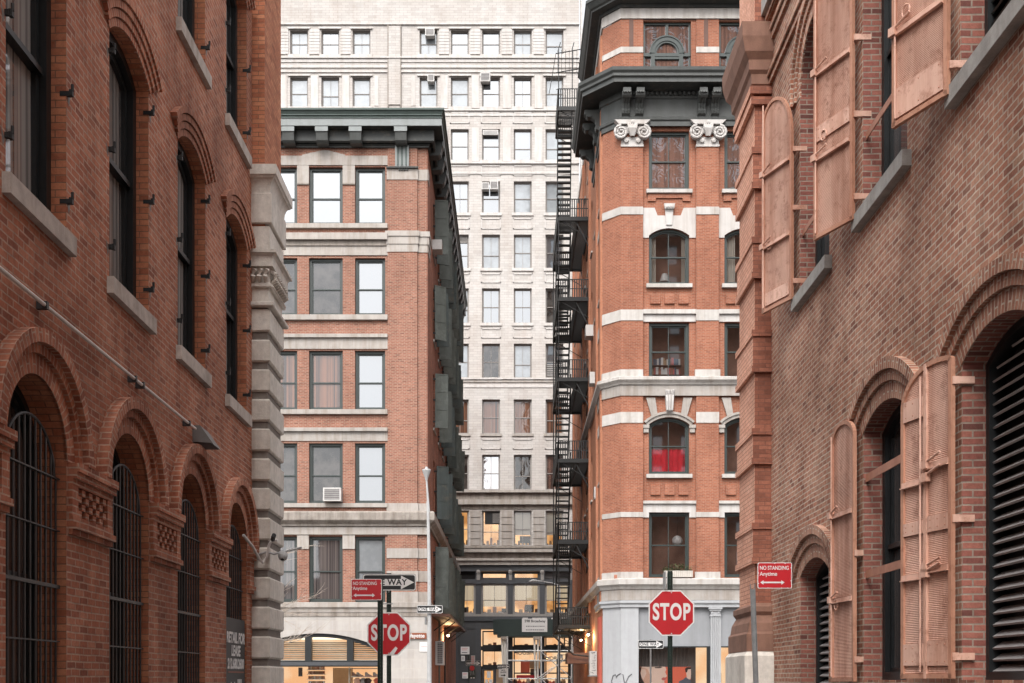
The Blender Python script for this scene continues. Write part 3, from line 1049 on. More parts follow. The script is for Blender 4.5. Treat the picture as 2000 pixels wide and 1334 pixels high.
# security camera and its arm on the quoin pier
sc_ = empty("security_camera", (-3.75, 17.8, 3.6), 0, "small white dome security camera hanging from a pipe arm on the granite corner pier", "camera")
m = MB()
m.tube([(-.25, -.1, pz(1085, 17.7) - 3.6), (-.05, -.16, pz(1085, 17.7) - 3.55), (.06, -.16, pz(1083, 17.7) - 3.6), (.48, -.10, pz(1069, 17.7) - 3.6)], .018, "lamp_pole", 8)
obj("arm", m, sc_)
m = MB()
m.lathe((.19, -.12, pz(1088, 17.7) - 3.6), [(0, .09), (.05, .09), (.075, .05), (.075, .0), (.055, -.045), (.0, -.075)], "lamp_pole", 14)
obj("housing", m, sc_, smooth=True)
m = MB()
m.lathe((.19, -.15, pz(1089, 17.7) - 3.6 - .02), [(0, .035), (.032, .02), (.036, 0), (.032, -.02), (0, -.035)], "black_iron", 10, axis='y')
obj("lens", m, sc_)
cb = MB()
cb.tube([(-3.99, 16.9, 3.75), (-3.93, 17.25, 3.62), (-3.88, 17.5, 3.45), (-3.86, 17.6, 3.42), (-3.8, 17.62, 3.5), (-3.76, 17.6, 3.68), (-3.72, 17.58, 3.74), (-3.62, 17.56, 3.76)], .022, "pipe_white", 8)
cb.tube([(-3.68, 17.5, 3.76), (-3.62, 17.3, 3.80)], .035, "black_iron", 8)
tag(obj("cable", cb), "curled grey cable looping from the last arched window round to the granite pier", "cable")

# ------------------------------------------------------------------ near right building (local x = -Y)
NR = empty("brick_building", (4.1, 0, 0), -pi / 2,
           "brown brick warehouse on the right with open salmon pink iron shutters", "building")
RC = [15.45, 12.55, 9.65, 6.75]
H_R = 13.1
wr = MB()
cuts = [18.0, 14.0, 11.1, 8.2, 5.3]
LOWZ = [(0.95, 3.06), (1.6, 4.47), (1.6, 4.47), (1.6, 4.47)]
for i, c in enumerate(RC):
    a, b = -cuts[i], -cuts[i + 1]
    lz0, lzs = LOWZ[i]
    holes = [arch(-c - .72, -c + .72, lz0, lzs, .2, 14), arch(-c - .75, -c + .75, 7.05, 9.9, .75, 22)]
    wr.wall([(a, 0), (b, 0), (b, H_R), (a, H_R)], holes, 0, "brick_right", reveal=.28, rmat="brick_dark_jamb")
wr.wall([(-5.3, 0), (1, 0), (1, H_R), (-5.3, H_R)], [], 0, "brick_right")
wr.face([(-19.18, 0, 0), (-19.18, 12, 0), (-19.18, 12, H_R), (-19.18, 0, H_R)], "brick_right")
wr.face([(-19.18, 0, 0), (-18.0, 0, 0), (-18.0, 0, H_R), (-19.18, 0, H_R)], "brick_right")
wr.face([(-19.18, 0, H_R), (1, 0, H_R), (1, 12, H_R), (-19.18, 12, H_R)], "roofing")
wr.face([(-19.18, 12, 0), (1, 12, 0), (1, 12, H_R), (-19.18, 12, H_R)], "brick_right")
wr.face([(1, 0, 0), (1, 12, 0), (1, 12, H_R), (1, 0, H_R)], "brick_right")
obj("wall", wr, NR)


def louver(parent, c, half, z0, zs, rise, mat="louver_grey", rec=.24, pitch=.105, t=.012):
    f = MB()
    out = arch(-c - half, -c + half, z0, zs, rise)
    inn = inset(-c - half, -c + half, z0, zs, rise, .07)
    f.wall(out, [inn], rec - .02, "window_black", .16)
    lv = obj("louver", f, parent)
    f = MB()
    f.wall(inn, [], rec + .139, "sign_black")
    obj("back_panel", f, lv)
    s = MB()
    z = z0 + .1
    R = (half * half + rise * rise) / (2 * rise)
    zc = zs + rise - R
    while z < zs + rise - .09:
        hw = half - .07
        if z + .08 > zs - .05:
            q = (R - .08) ** 2 - (z + .03 - zc) ** 2
            hw = min(hw, sqrt(max(0, q)))
        if hw > .06:
            s.obox((-c, rec + .06, z), (hw, 0, 0), (0, .045, .030), (0, -t * .45, t * .67), mat)
        z += pitch
    obj("slats", s, lv)
    return lv


for i, c in enumerate(RC):
    lz0, lzs = LOWZ[i]
    if i in (0, 2):
        louver(NR, c, .72, lz0, lzs, .2)
    else:
        window(NR, -c - .72, -c + .72, lz0, lzs, .2, rec=.22, fw=.09, pane="glass_dark", rail=.5, fd=.12)
        for z in (3.95, 2.83):
            b = MB()
            b.bar((-c - .74, .03, z), (-c + .74, .03, z + .0), .012, .09, "shutter_iron")
            obj("security_bar", b, NR)
    ar = MB()
    for k, (t0, t1, p) in enumerate(((.0, .19, .008), (.19, .31, .045), (.31, .44, .09))):
        ar.ring(-c, .72, lzs, .2, t0, t1 - .008, -p, .02, "brick_right", ext=.04 + .10 * k)
    obj("arch_moulding", ar, NR)
    if i == 2:
        louver(NR, c, .75, 7.05, 9.9, .75, mat="window_green")
    else:
        window(NR, -c - .75, -c + .75, 7.05, 9.9, .75, rec=.22, fw=.09, pane="glass_dark", rail=.5, fd=.12)
        b = MB()
        b.bar((-c - .74, .04, 7.95), (-c + .72, .04, 7.95), .012, .08, "shutter_iron")
        obj("security_bar", b, NR)
    s = MB()
    s.box(-c - .88, -c + .88, -.10, .22, 6.88, 7.047, "bluestone_sill")
    obj("sill", s, NR)
    ar = MB()
    for k, (t0, t1, p) in enumerate(((.0, .16, .008), (.16, .27, .04), (.27, .38, .08))):
        ar.ring(-c, .75, 9.9, .75, t0, t1 - .008, -p, .02, "brick_right")
    obj("arch_moulding", ar, NR)
# string courses
st = MB()
for z0, z1, p in ((10.98, 11.06, .05), (11.10, 11.18, .08), (11.62, 11.70, .05), (11.74, 11.82, .08), (12.0, 12.08, .10)):
    st.box(-18.0, 1, -p, 0.0, z0, z1, "brick_right")
st.box(-18.0, 1, -.16, 0.0, 12.10, 12.34, "bluestone_sill")
obj("string_course", st, NR)
# corner pier with corbelled bands, brownstone base on granite
qp = MB()


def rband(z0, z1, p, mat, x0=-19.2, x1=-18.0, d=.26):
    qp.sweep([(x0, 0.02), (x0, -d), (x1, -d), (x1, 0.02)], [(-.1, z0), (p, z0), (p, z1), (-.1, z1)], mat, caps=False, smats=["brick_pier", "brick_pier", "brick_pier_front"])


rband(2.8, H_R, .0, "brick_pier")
for ya, yb in ((284, 365), (460, 541), (642, 725), (835, 905), (1020, 1100)):
    za, zb = pz(ya, 17.9), pz(yb, 17.9)
    rband(zb + .10, za - .10, .035, "brick_pier")
    rband(zb, zb + .10, .06, "brick_pier")
    rband(za - .10, za, .06, "brick_pier")
for k, (ya, yb, p) in enumerate(((180, 195, .07), (160, 175, .09), (105, 145, .06))):
    rband(pz(yb, 17.8), pz(ya, 17.8), p, "brick_pier")
cp = [(0, 10.95), (.06, 11.0), (.07, 11.15), (.11, 11.2), (.12, 11.35), (.19, 11.45), (.24, 11.66), (.25, 11.88), (-.3, 11.95)]
qp.sweep([(-19.2, 0.02), (-19.2, -.26), (-18.0, -.26), (-18.0, 0.02)], cp, "brownstone", caps=False)
bp_ = [(-.1, 2.05), (.16, 2.05), (.16, 2.32), (.13, 2.36), (.11, 2.5), (.05, 2.62), (.09, 2.68), (.09, 2.76), (0, 2.82), (-.1, 2.82)]
qp.sweep([(-19.2, 0.02), (-19.2, -.26), (-18.0, -.26), (-18.0, 0.02)], bp_, "brownstone", caps=False)
qp.sweep([(-19.2, 0.02), (-19.2, -.26), (-18.0, -.26), (-18.0, 0.02)], [(.20, 0), (.20, 1.98), (.15, 2.05), (-.2, 2.05)], "granite", caps=False)
obj("corner_pier", qp, NR)


def shutter(parent, hinge, ang, W, z0, z1, top, name="shutter", bars=(), mirror=False, patches=(), bif=None, curve=.0):
    """iron leaf: local x from the hinge (0) outwards to W; corrugated sheet in an angle frame.
    hinge is in building coordinates (x along the wall, y outwards negative)"""
    root = MB()
    # outline: hinge side at x=0, arch top described by `top` = [(x fraction, z)]
    outl = [(0, z0), (W, z0)] + [(W * fx, zz) for fx, zz in top]
    def topz(x):
        pts = sorted(top, key=lambda p: p[0])
        fx = x / W
        for (a, za), (b, zb) in zip(pts[:-1], pts[1:]):
            if a <= fx <= b:
                return za + (zb - za) * (fx - a) / max(1e-6, b - a)
        return pts[-1][1] if fx > pts[-1][0] else pts[0][1]
    fwid = .045
    # frame strips
    def strip(a, b):
        root.bar((a[0], 0, a[1]), (b[0], 0, b[1]), .035, fwid, "shutter_paint", up=(0, 1, 0) if False else (0, 0, 1))
    n = len(outl)
    for k in range(n):
        a, b = Vector((outl[k][0], 0, outl[k][1])), Vector((outl[(k + 1) % n][0], 0, outl[(k + 1) % n][1]))
        d = (b - a)
        L = d.length
        if L < 1e-4: continue
        d.normalize()
        nrm = Vector((-d.z, 0, d.x))
        root.obox((a + b) / 2 + nrm * fwid / 2, d * (L / 2 + .004), Vector((0, .022, 0)), nrm * fwid / 2, "shutter_edge")
    if bif:
        root.box(W * bif - .02, W * bif + .02, -.026, .026, z0, topz(W * bif), "shutter_paint")
    leaf = obj(name, root, parent)
    sh = MB()
    pit = .017
    z = z0 + .02
    i = 0
    xs = [W * k / 10 for k in range(11)]
    def xr(z):
        ok = [x for x in [W * k / 60 for k in range(61)] if topz(x) - .02 >= z]
        return (min(ok), max(ok)) if ok else None
    rows = []
    while z < max(p[1] for p in top) - .02:
        r = xr(z)
        if r is None: break
        rows.append((z, r[0], r[1], (.0024 if i % 2 else -.0024)))
        z += pit / 2
        i += 1
    for (za, a0, a1, ya), (zb, b0, b1, yb) in zip(rows[:-1], rows[1:]):
        sh.face([(a0, ya, za), (a1, ya, za), (b1, yb, zb), (b0, yb, zb)], "shutter_paint")
    obj("corrugated_sheet", sh, leaf)
    for zb_, lx0, lx1 in bars:
        t = MB()
        t.box(W * lx0, W * lx1, -.03, -.012, zb_ - .03, zb_ + .03, "shutter_paint")
        t.box(W * lx0, W * lx1, -.05, -.03, zb_ - .03, zb_ - .02, "shutter_paint")
        obj("cross_rail", t, leaf)
        t = MB()
        ex = W * (bif or 1) - .05
        t.tube([(ex - .22, -.05, zb_ + .10), (ex, -.05, zb_ + .04), (ex + .05, -.05, zb_ + .02)], .012, "shutter_paint", 6)
        t.box(ex - .03, ex + .05, -.07, -.02, zb_ - .02, zb_ + .06, "shutter_paint")
        obj("latch", t, leaf)
    for (pa, pb, qa, qb) in patches:
        t = MB()
        t.box(W * pa, W * pb, -.022, -.010, qa, qb, "shutter_paint")
        for ax in (pa + .06, (pa + pb) / 2, pb - .06):
            for az in (qa + .04, qb - .04):
                t.lathe((W * ax, -.02, az), [(.008, 0), (.006, -.006), (0, -.008)], "shutter_iron", 6, axis='y')
        obj("patch_plate", t, leaf)
    if not bif:
        t = MB()
        zr = z0 + (z1 - z0) * .30
        ring = [(W * .72 + .05 * cos(a), -.03, zr + .06 * sin(a)) for a in [k * pi / 6 for k in range(13)]]
        t.tube(ring, .010, "shutter_paint", 6, caps=False)
        obj("ring_pull", t, leaf)
    t = MB()
    xb = W * (bif or .955) + (.05 if bif else -.03)
    t.tube([(xb, -.04, z0 + .06), (xb, -.04, z1 - .1)], .010, "shutter_paint", 6)
    obj("bolt_rod", t, leaf)
    leaf.location = (hinge[0], hinge[1], 0)
    leaf.rotation_euler = (0, 0, ang)
    leaf.scale = (1, -1, 1)
    return leaf


def hinges(c_far, zs):
    for z in zs:
        h = MB()
        h.box(c_far - .02, c_far + .20, -.006, .0, 0, 0, "shutter_iron") if False else None
        # strap let into the jamb face and the knuckle outside
        h.box(c_far - .10, c_far + .004, -.10, -.04, z - .035, z + .035, "shutter_paint")
        h.box(c_far - .03, c_far + .006, -.07, .10, z - .032, z + .032, "shutter_paint")
        h.lathe((c_far - .08, -.09, z - .06), [(0, 0), (.018, 0), (.018, .12), (0, .12)], "shutter_paint", 8)
        obj("shutter_hinge", h, NR)


def arc_top(W, zlow, zhigh, side, n=8, flat=0.0):
    """quarter arch profile; side 1 = highest at the hinge, 0 = rounded both"""
    out = []
    for k in range(n + 1):
        t = k / n
        if side == 'out_low':     # rounded at the outer edge
            a = t * pi / 2
            out.append((1 - (1 - cos(a)) * (1 - flat), zlow + (zhigh - zlow) * sin(a)))
        elif side == 'in_low':
            a = t * pi / 2
            out.append(((1 - sin(a)) * (1 - flat), zlow + (zhigh - zlow) * cos(a)))
    if side == 'out_low' and flat > 0:
        out.append((0, zhigh))
    if side == 'in_low' and flat > 0:
        out = [(1, zhigh)] + out
    return out


def round_top(zspring, zhigh, n=12):
    return [(.5 + .5 * cos(pi * k / n), zspring + (zhigh - zspring) * sin(pi * k / n)) for k in range(n + 1)]


# leaf direction: from the hinge towards -x (further away) and out from the wall (-y)
def ell(z_out, z_top, z_in, fm, n=9):
    """rounded head: outer springing, crown, hinge side springing"""
    o = [(1 - (1 - fm) * (1 - cos(pi / 2 * k / n)), z_out + (z_top - z_out) * sin(pi / 2 * k / n)) for k in range(n + 1)]
    i = [(fm * (1 - sin(pi / 2 * k / n)), z_in + (z_top - z_in) * cos(pi / 2 * k / n)) for k in range(1, n + 1)]
    return o + i


def away(deg):
    return pi + radians(deg)


Yh = 16.2
shutter(NR, (-16.22, -.10), away(22), .73, pz(596, 16.5), pz(205, 16.5) + .25, ell(9.78, 10.10, 9.40, .62),
        bars=((pz(330, 16.6), .06, .96), (pz(473, 16.6), .06, .96)), patches=((.1, .9, pz(585, 16.5), pz(560, 16.5)),)).__setitem__("label", "salmon shutter leaf hanging open next to the corner pier")
hinges(-16.20, (pz(290, 16.2), pz(405, 16.2), pz(548, 16.2)))
shutter(NR, (-13.32, -.10), away(24), .70, pz(447, 13.6), 11.0, ell(10.1, 10.52, 9.7, .6),
        bars=((pz(120, 13.6), .06, .96), (pz(290, 13.6), .06, .96)), patches=((.08, .92, pz(255, 13.6), pz(225, 13.6)),)).__setitem__("label", "salmon shutter leaf hanging open in the middle of the upper row")
hinges(-13.30, (pz(72, 13.3), pz(222, 13.3), pz(383, 13.3)))
shutter(NR, (-10.42, -.10), away(24), .71, pz(214, 10.7), 10.4, [(1, 10.1), (.8, 10.5), (.4, 10.5), (0, 9.8)],
        bars=((pz(30, 10.7), .06, .96),), patches=((.08, .92, pz(200, 10.7), pz(140, 10.7)),)).__setitem__("label", "salmon shutter leaf hanging open nearest the upper right corner")
hinges(-10.40, (pz(125, 10.4), pz(-200, 10.4)))
# lower leaves
zb2, zt2 = pz(1331, 13.3), pz(822, 13.5)
shutter(NR, (-13.30, -.09), away(5.5), .70, zb2, zt2, ell(zt2 - .22, zt2 + .03, zt2 - .2, .55),
        bars=((pz(1000, 13.5), .06, .96), (pz(1170, 13.5), .06, .96))).__setitem__("label", "narrow salmon shutter leaf folded back flat against the brown brick wall")
hinges(-13.28, (pz(1080, 13.3), pz(1288, 13.3)))
zb3, zt3 = pz(1325, 10.5), pz(700, 10.5)
shutter(NR, (-10.34, -.09), away(14.5), .79, zb3, zt3, ell(zt3 - .34, zt3 + .02, zt3 - .04, .35),
        bars=((pz(905, 10.5), .05, .48), (pz(945, 10.9), .55, .97), (pz(1110, 10.5), .05, .48), (pz(1128, 10.9), .55, .97)), bif=.5,
        patches=((.06, .46, pz(1035, 10.5), pz(1003, 10.5)), (.06, .46, pz(1300, 10.5), pz(1250, 10.5)), (.55, .95, pz(1045, 10.9), pz(1020, 10.9)), (.55, .95, pz(1300, 10.9), pz(1258, 10.9)), (.55, .95, pz(820, 10.9), pz(780, 10.9)))).__setitem__("label", "wide two panel salmon shutter leaf beside the large louvred arch")
hinges(-10.33, (pz(742, 10.33), pz(1012, 10.33), pz(1282, 10.33)))
# copper flood lamp body over the small arch
hl = empty("wall_lamp", (4.1, 16.5, pz(1106, 16.5)), 0, "small copper coloured round lamp fixed beside the small louvred arch on the right", "lamp")
m = MB()
m.lathe((-.20, 0, 0), [(0, -.09), (.055, -.09), (.062, -.02), (.05, .09), (0, .09)], "copper", 12, axis='x')
obj("housing", m, hl, smooth=False)
m = MB()
m.tube([(-.14, 0, 0), (-.08, 0, -.09), (0, 0, -.09)], .018, "copper", 8)
m.box(-.012, 0, -.06, .06, -.15, -.03, "copper")
obj("bracket", m, hl)

# ------------------------------------------------------------------ far left corner building (front plane Y = 50, corner X = -3.71)
D0 = 50.0
LB = empty("corner_building", (-3.71, 50, 0), 0,
           "orange brick corner building with pale stone bands and a dark green bracketed cornice", "building")


def lu(v): return px(v, D0) + 3.71
def lz(v): return pz(v, D0)


ROOF_L = lz(288) + 1.0
lw = MB()
XL0 = -12.0
cols = [(693, 752), (603, 669), (514, 580), (424, 490)]
rowsL = [(325, 437), (503, 615), (684, 800), (865, 983), (1047, 1176)]
holes = [arch(lu(a), lu(b), lz(bt), lz(tp), 0) for a, b in cols for tp, bt in rowsL]
gx0, gx1 = lu(496), lu(744)
garch = arch(gx0, gx1, .15, lz(1266), lz(1237) - lz(1266), 24)
lw.wall([(XL0, 0), (0, 0), (0, lz(1188)), (XL0, lz(1188))], [garch], 0, "ashlar", reveal=.5)
lw.wall([(XL0, lz(1188)), (lu(757), lz(1188)), (lu(757), ROOF_L), (XL0, ROOF_L)], holes, .06, "brick_orange", reveal=.20)
lw.face([(lu(757), 0, lz(1188)), (lu(757), .06, lz(1188)), (lu(757), .06, ROOF_L), (lu(757), 0, ROOF_L)], "brick_orange")
lw.face([(lu(757), 0, lz(1188)), (lu(815), 0, lz(1188)), (lu(815), 0, ROOF_L), (lu(757), 0, ROOF_L)], "brick_orange")
lw.face([(lu(815), 0, lz(1188)), (lu(815), .10, lz(1188)), (lu(815), .10, ROOF_L), (lu(815), 0, ROOF_L)], "brick_orange")
lw.face([(lu(815), .10, lz(1188)), (0, .10, lz(1188)), (0, .10, ROOF_L), (lu(815), .10, ROOF_L)], "brick_orange")
lw.face([(XL0, 0, ROOF_L), (0, 0, ROOF_L), (0, 25, ROOF_L), (XL0, 25, ROOF_L)], "roofing")
lw.face([(XL0, 25, 0), (0, 25, 0), (0, 25, ROOF_L), (XL0, 25, ROOF_L)], "brick_alley")
obj("wall", lw, LB)
# alley side wall (turned frame: x along +Y, y inwards)
lwa = MB()
AW = [(4.2 + 3.35 * k) for k in range(6)]
aholes = []
for c in AW:
    for tp, bt in rowsL[:4]:
        aholes.append(arch(c - .6, c + .6, lz(bt), lz(tp) - .1, .12, 6))
    aholes.append(arch(c - .6, c + .6, lz(1176), lz(1060), .12, 6))
lwa.wall([(0.0, 0), (25, 0), (25, ROOF_L), (0.0, ROOF_L)], aholes, 0, "brick_alley", reveal=.2)
obj("wall", lwa, LB, (0, 0.0, 0), pi / 2)
panesL = {0: ["glass_sky"] * 4, 1: ["glass_sky", "glass_mid", "glass_mid", "glass_mid"], 2: ["glass_sky", "glass_loft", "glass_loft", "glass_mid"],
          3: ["glass_sky", "glass_mid", "glass_mid", "glass_mid"], 4: ["glass_white", "glass_dark", "glass_dark", "glass_mid"]}
for r, (tp, bt) in enumerate(rowsL):
    for k, (a, b) in enumerate(cols):
        window(LB, lu(a), lu(b), lz(bt), lz(tp), 0, y=.06, rec=.14, fw=.10, fm="window_green", pane=panesL[r][k], rail=.47, fd=.12,
               sash=.06, twist=.006)
for c in AW:
    for r, (tp, bt) in enumerate(rowsL):
        window(LB, c - .6, c + .6, lz(bt), (lz(tp) - .1) if r < 4 else lz(1060), .12, rec=.12, fw=.08, fm="window_green", pane="glass_dark", rail=.5, rz=pi / 2,
               sill=("bluestone_sill", .12, .06, .06))
# green iron shutter leaves folded open along the alley wall
random.seed(11)


def green_leaf(W, H, dark=False):
    mt = "green_shutter_dark" if dark else "green_shutter"
    m = MB()
    m.box(0, W, -.012, .012, 0, H, mt)
    for z in (0, H * .33, H * .66, H - .06):
        m.box(0, W, -.03, .03, z, z + .06, mt)
    for x in (0, W - .05):
        m.box(x, x + .05, -.028, .028, 0, H, mt)
    o = obj("shutter", m)
    h = MB()
    for z in (.25, H * .5, H - .3):
        h.box(-.12, .02, -.04, .04, z, z + .07, "black_iron")
    obj("shutter_hinge", h, o)
    return o


leafs = {}
first_leaf = {}
for c in AW:
    for r, (tp, bt) in enumerate(rowsL):
        z0 = lz(bt)
        H = (lz(tp) - lz(bt))
        for s in (0, 1):
            dark = random.random() < .25
            key = (r == 4, dark)
            if key not in leafs:
                leafs[key] = green_leaf(.62, 2.55 if r < 4 else 2.85, dark)
                o = leafs[key]
            else:
                o = copy_tree(leafs[key])
            if random.random() < .22 and o is not leafs[key]:
                for ch in list(o.children): bpy.data.objects.remove(ch)
                bpy.data.objects.remove(o)
                continue
            o.parent = LB
            ang = random.uniform(62, 96)
            yy = c + (.62 if s else -.62)
            # leaf points away from the wall (+x) and a little further down the alley
            o.location = (.08, yy, z0)
            o.rotation_euler = (0, random.uniform(-.03, .03), radians(90 - ang if s else 90 - ang + 10))
# stone trim of the front
tr = MB()
PIL = (lu(757), lu(815))


def lband(y0, y1, x0, x1, p, mat, base=.06, mb=None):
    (mb or tr).box(x0, x1, base - p, base, lz(y1), lz(y0), mat)


xa, xb = XL0, PIL[0] - .002
lband(304, 322, xa, xb, .05, "limestone")
pk = [(lu(590), lz(304) - .001), (lu(674), lz(304) - .001), (lu(674), lz(302)), (lu(640), lz(293)), (lu(630), lz(293)), (lu(590), lz(302))]
tr.prism(pk, .012, .06, "limestone")
for a, b in ((669, 693), (580, 603), (490, 514)):
    tr.box(lu(a) + .0, lu(b) - .0, .02, .06, lz(357), lz(322) - .002, "limestone")
    tr.box(lu(a) + .0, lu(b) - .0, .0, .06, lz(360), lz(357) - .002, "grime_shade_stone")
obj("stone_lintel", tr, LB)
for y0, y1, pr, mt in ((437, 446, .14, "limestone"), (457, 470, .24, "limestone"), (470.3, 480, .10, "grime_shade_stone"), (480.3, 498, .045, "limestone"),  # dark strip below the belt paints the belt's shadow as stone
                       (615, 625, .14, "limestone"), (653, 659.7, .16, "limestone"), (660, 681, .045, "limestone"),
                       (800, 809, .14, "limestone"), (836, 842.7, .16, "limestone"), (843, 861, .045, "limestone"),
                       (983, 991, .14, "limestone"), (1030, 1044, .045, "limestone")):
    m = MB()
    m.box(xa, xb, .06 - pr, .06, lz(y1), lz(y0), mt)
    obj("stone_band", m, LB)
# pieces wrapping the pilaster and the corner
def lwrap(y0, y1, prof_p, mat, name="stone_band", x0=None, side=.6, d=0.0):
    m = MB()
    x0 = PIL[0] if x0 is None else x0
    path = [(x0, .06), (x0, d), (lu(815), d), (lu(815), .10), (0, .10), (0, .10 + side)] if x0 >= PIL[0] - .01 else \
           [(x0, d), (0, d), (0, d + side)]
    if x0 >= PIL[0] - .01 and prof_p < .08:
        pass
    z0, z1 = lz(y1), lz(y0)
    m.sweep(path, [(-.02, z0), (prof_p, z0), (prof_p, z1), (-.02, z1)], mat, caps=False)
    return obj(name, m, LB)


lwrap(330, 351, .03, "limestone")
lwrap(452, 462, .10, "limestone", side=1.2)
lwrap(462.3, 477, .06, "limestone", side=1.2)
lwrap(477.3, 492, .03, "limestone", side=1.2)
lwrap(983, 999.5, .04, "limestone")
# the big belt above the first floor wraps the corner and runs down the alley
m = MB()
m.sweep([(XL0, 0), (0.0, 0), (0.0, 25)], [(-.02, lz(1028)), (.10, lz(1028)), (.12, lz(1024)), (.28, lz(1019)), (.32, lz(1017)), (.32, lz(1003)), (.26, lz(1000)), (-.02, lz(999))], "grime_shade_stone", caps=False)
obj("belt_course", m, LB)
m = MB()
m.sweep([(XL0, 0), (0.0, 0), (0.0, 1.2)], [(-.02, lz(1044)), (.03, lz(1044)), (.03, lz(1029)), (-.02, lz(1029))], "limestone", caps=False)
obj("stone_band", m, LB)
for y0, y1 in ((1071, 1090), (1115, 1136), (1156, 1178)):
    lwrap(y0, y1, .035, "limestone", side=.8)
for a, b in ((669, 693), (580, 603), (490, 514)):
    m = MB()
    m.box(lu(a), lu(b), .01, .06, lz(1072), lz(1044) - .002, "limestone")
    obj("stone_block", m, LB)
m = MB()
m.sweep([(XL0, 0), (0.0, 0), (0.0, 1.4)], [(-.02, lz(1196)), (.05, lz(1196)), (.07, lz(1190)), (.16, lz(1186)), (.16, lz(1177)), (-.02, lz(1176))], "limestone", caps=False)
obj("belt_course", m, LB)
m = MB()
m.sweep([(XL0, 0), (0.0, 0), (0.0, 1.2)], [(-.02, lz(1204)), (.03, lz(1204)), (.03, lz(1196.5)), (-.02, lz(1196.5))], "grime_shade_stone", caps=False)
obj("stone_band", m, LB)
# little capital with fluted copper panel on the pilaster
m = MB()
m.box(lu(772), lu(799), -.10, 0, lz(327), lz(286), "cornice_pale")
for k in range(3):
    m.box(lu(776 + k * 8), lu(779 + k * 8), -.125, -.10, lz(325), lz(288), "cornice_green")
m.box(lu(755), lu(817), -.13, 0, lz(330), lz(327), "cornice_dark")
for k in range(4):
    m.box(lu(779 + k * 5), lu(782 + k * 5), -.09, 0, lz(334), lz(330.2), "cornice_dark")
obj("pilaster_capital", m, LB)
# main cornice
CO = MB()
zt, zf = 26.33, 25.66
pth = [(XL0, 0), (0.0, 0), (0.0, 25.2)]
CO.sweep(pth, [(.0, lz(289)), (.05, lz(289)), (.05, lz(286)), (.10, lz(285)), (.10, lz(276)), (.22, lz(272)), (.22, zf - .55), (.30, zf - .5), (.30, zf - .02)], "cornice_dark", caps=False)
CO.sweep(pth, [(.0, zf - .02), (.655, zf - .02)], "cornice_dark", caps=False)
CO.sweep(pth, [(.655, zf - .02), (.66, zf), (.66, zf + .30)], "cornice_pale", caps=False)
CO.sweep(pth, [(.66, zf + .30), (.70, zf + .31), (.70, zf + .34), (.60, zf + .35), (.60, zf + .42), (.66, zf + .44), (.66, zf + .48)], "cornice_green", caps=False)
CO.sweep(pth, [(.66, zf + .48), (.72, zf + .60), (.78, zf + .62), (.78, zf + .70), (-.6, zf + .74), (-.6, zf)], "cornice_green", caps=False)
cor = obj("cornice", CO, LB)
bk = MB()
bk.prism([(-.0, -.12), (-.42, -.12), (-.52, -.04), (-.56, .12), (-.62, .34), (-.62, .52), (0, .52)], -.0, .50, "cornice_grey")
bk.box(-.645, -.60, -.03, .53, .30, .50, "cornice_pale")
bsrc = None


def bracket(cx_, cy_, rz):
    global bsrc
    if bsrc is None:
        # the profile was drawn in x; turn it so it projects towards -y
        b2 = MB()
        for f, mi_, in zip(bk.f, bk.m):
            b2.face([(-bk.v[i][1] + .25, bk.v[i][0], bk.v[i][2]) for i in f], bk.mats[mi_])
        bsrc = obj("bracket", b2)
        o = bsrc
    else:
        o = copy_tree(bsrc)
    o.parent = cor
    o.location = (cx_, cy_, zf - .54)
    o.rotation_euler = (0, 0, rz)


for v in (785, 697.5, 632.5, 567.5, 502.5, 437.5):
    bracket(lu(v), 0.0, 0)
for k in range(17):
    bracket(0.0, 1.0 + k * 1.45, pi / 2)
# alley details: window unit, small bracket, condenser, lamp, hood
# storefront in the arch
sf = MB()
inn = inset(gx0, gx1, .15, lz(1266), lz(1237) - lz(1266), .16, 24)
sf.wall(garch, [inn], .12, "window_black", .25)
zt1 = lz(1290)
sf.box(gx0 + .16, gx1 - .16, .10, .40, lz(1302), lz(1290), "window_black")
sf.box(gx0 + .16, gx1 - .16, .06, .14, lz(1300), lz(1293), "iron_front")
for v in (601, 683):
    sf.box(lu(v) - .14, lu(v) + .14, .09, .40, lz(1302), lz(1243), "window_black")
for v in (520,):
    sf.box(lu(v) - .14, lu(v) + .14, .09, .40, lz(1302), lz(1252), "window_black")
store = obj("storefront", sf, LB)
m = MB()
m.wall(inset(gx0, gx1, lz(1290), lz(1266), lz(1237) - lz(1266), .16, 24), [], .30, "glass_clear")
obj("transom_pane", m, store)
m = MB()
m.wall([(gx0 + .16, .2), (gx1 - .16, .2), (gx1 - .16, lz(1302)), (gx0 + .16, lz(1302))], [], .30, "glass_clear")
obj("shop_pane", m, store)
m = MB()
z = lz(1289)
k = 0
while z < lz(1252):
    m.obox(((gx0 + gx1) / 2, .46, z), ((gx1 - gx0) / 2 - .2, 0, 0), (0, .03, .024), (0, -.003, .004), "slat_tan" if k % 3 else "planter_box")
    z += .085
    k += 1
obj("slatted_blind", m, store)
m = MB()
xa_, xb_, ya_, yb_ = gx0 - .3, gx1 + .3, .5, 5.5
m.face([(xa_, yb_, 0), (xb_, yb_, 0), (xb_, yb_, 3.6), (xa_, yb_, 3.6)], "room_shop")
m.face([(xa_, ya_, 0), (xa_, yb_, 0), (xa_, yb_, 3.6), (xa_, ya_, 3.6)], "planter_box")
m.face([(xb_, ya_, 0), (xb_, yb_, 0), (xb_, yb_, 3.6), (xb_, ya_, 3.6)], "planter_box")
m.face([(xa_, ya_, 3.6), (xb_, ya_, 3.6), (xb_, yb_, 3.6), (xa_, yb_, 3.6)], "blind_cream")
m.face([(xa_, ya_, .1), (xb_, ya_, .1), (xb_, yb_, .1), (xa_, yb_, .1)], "plywood")
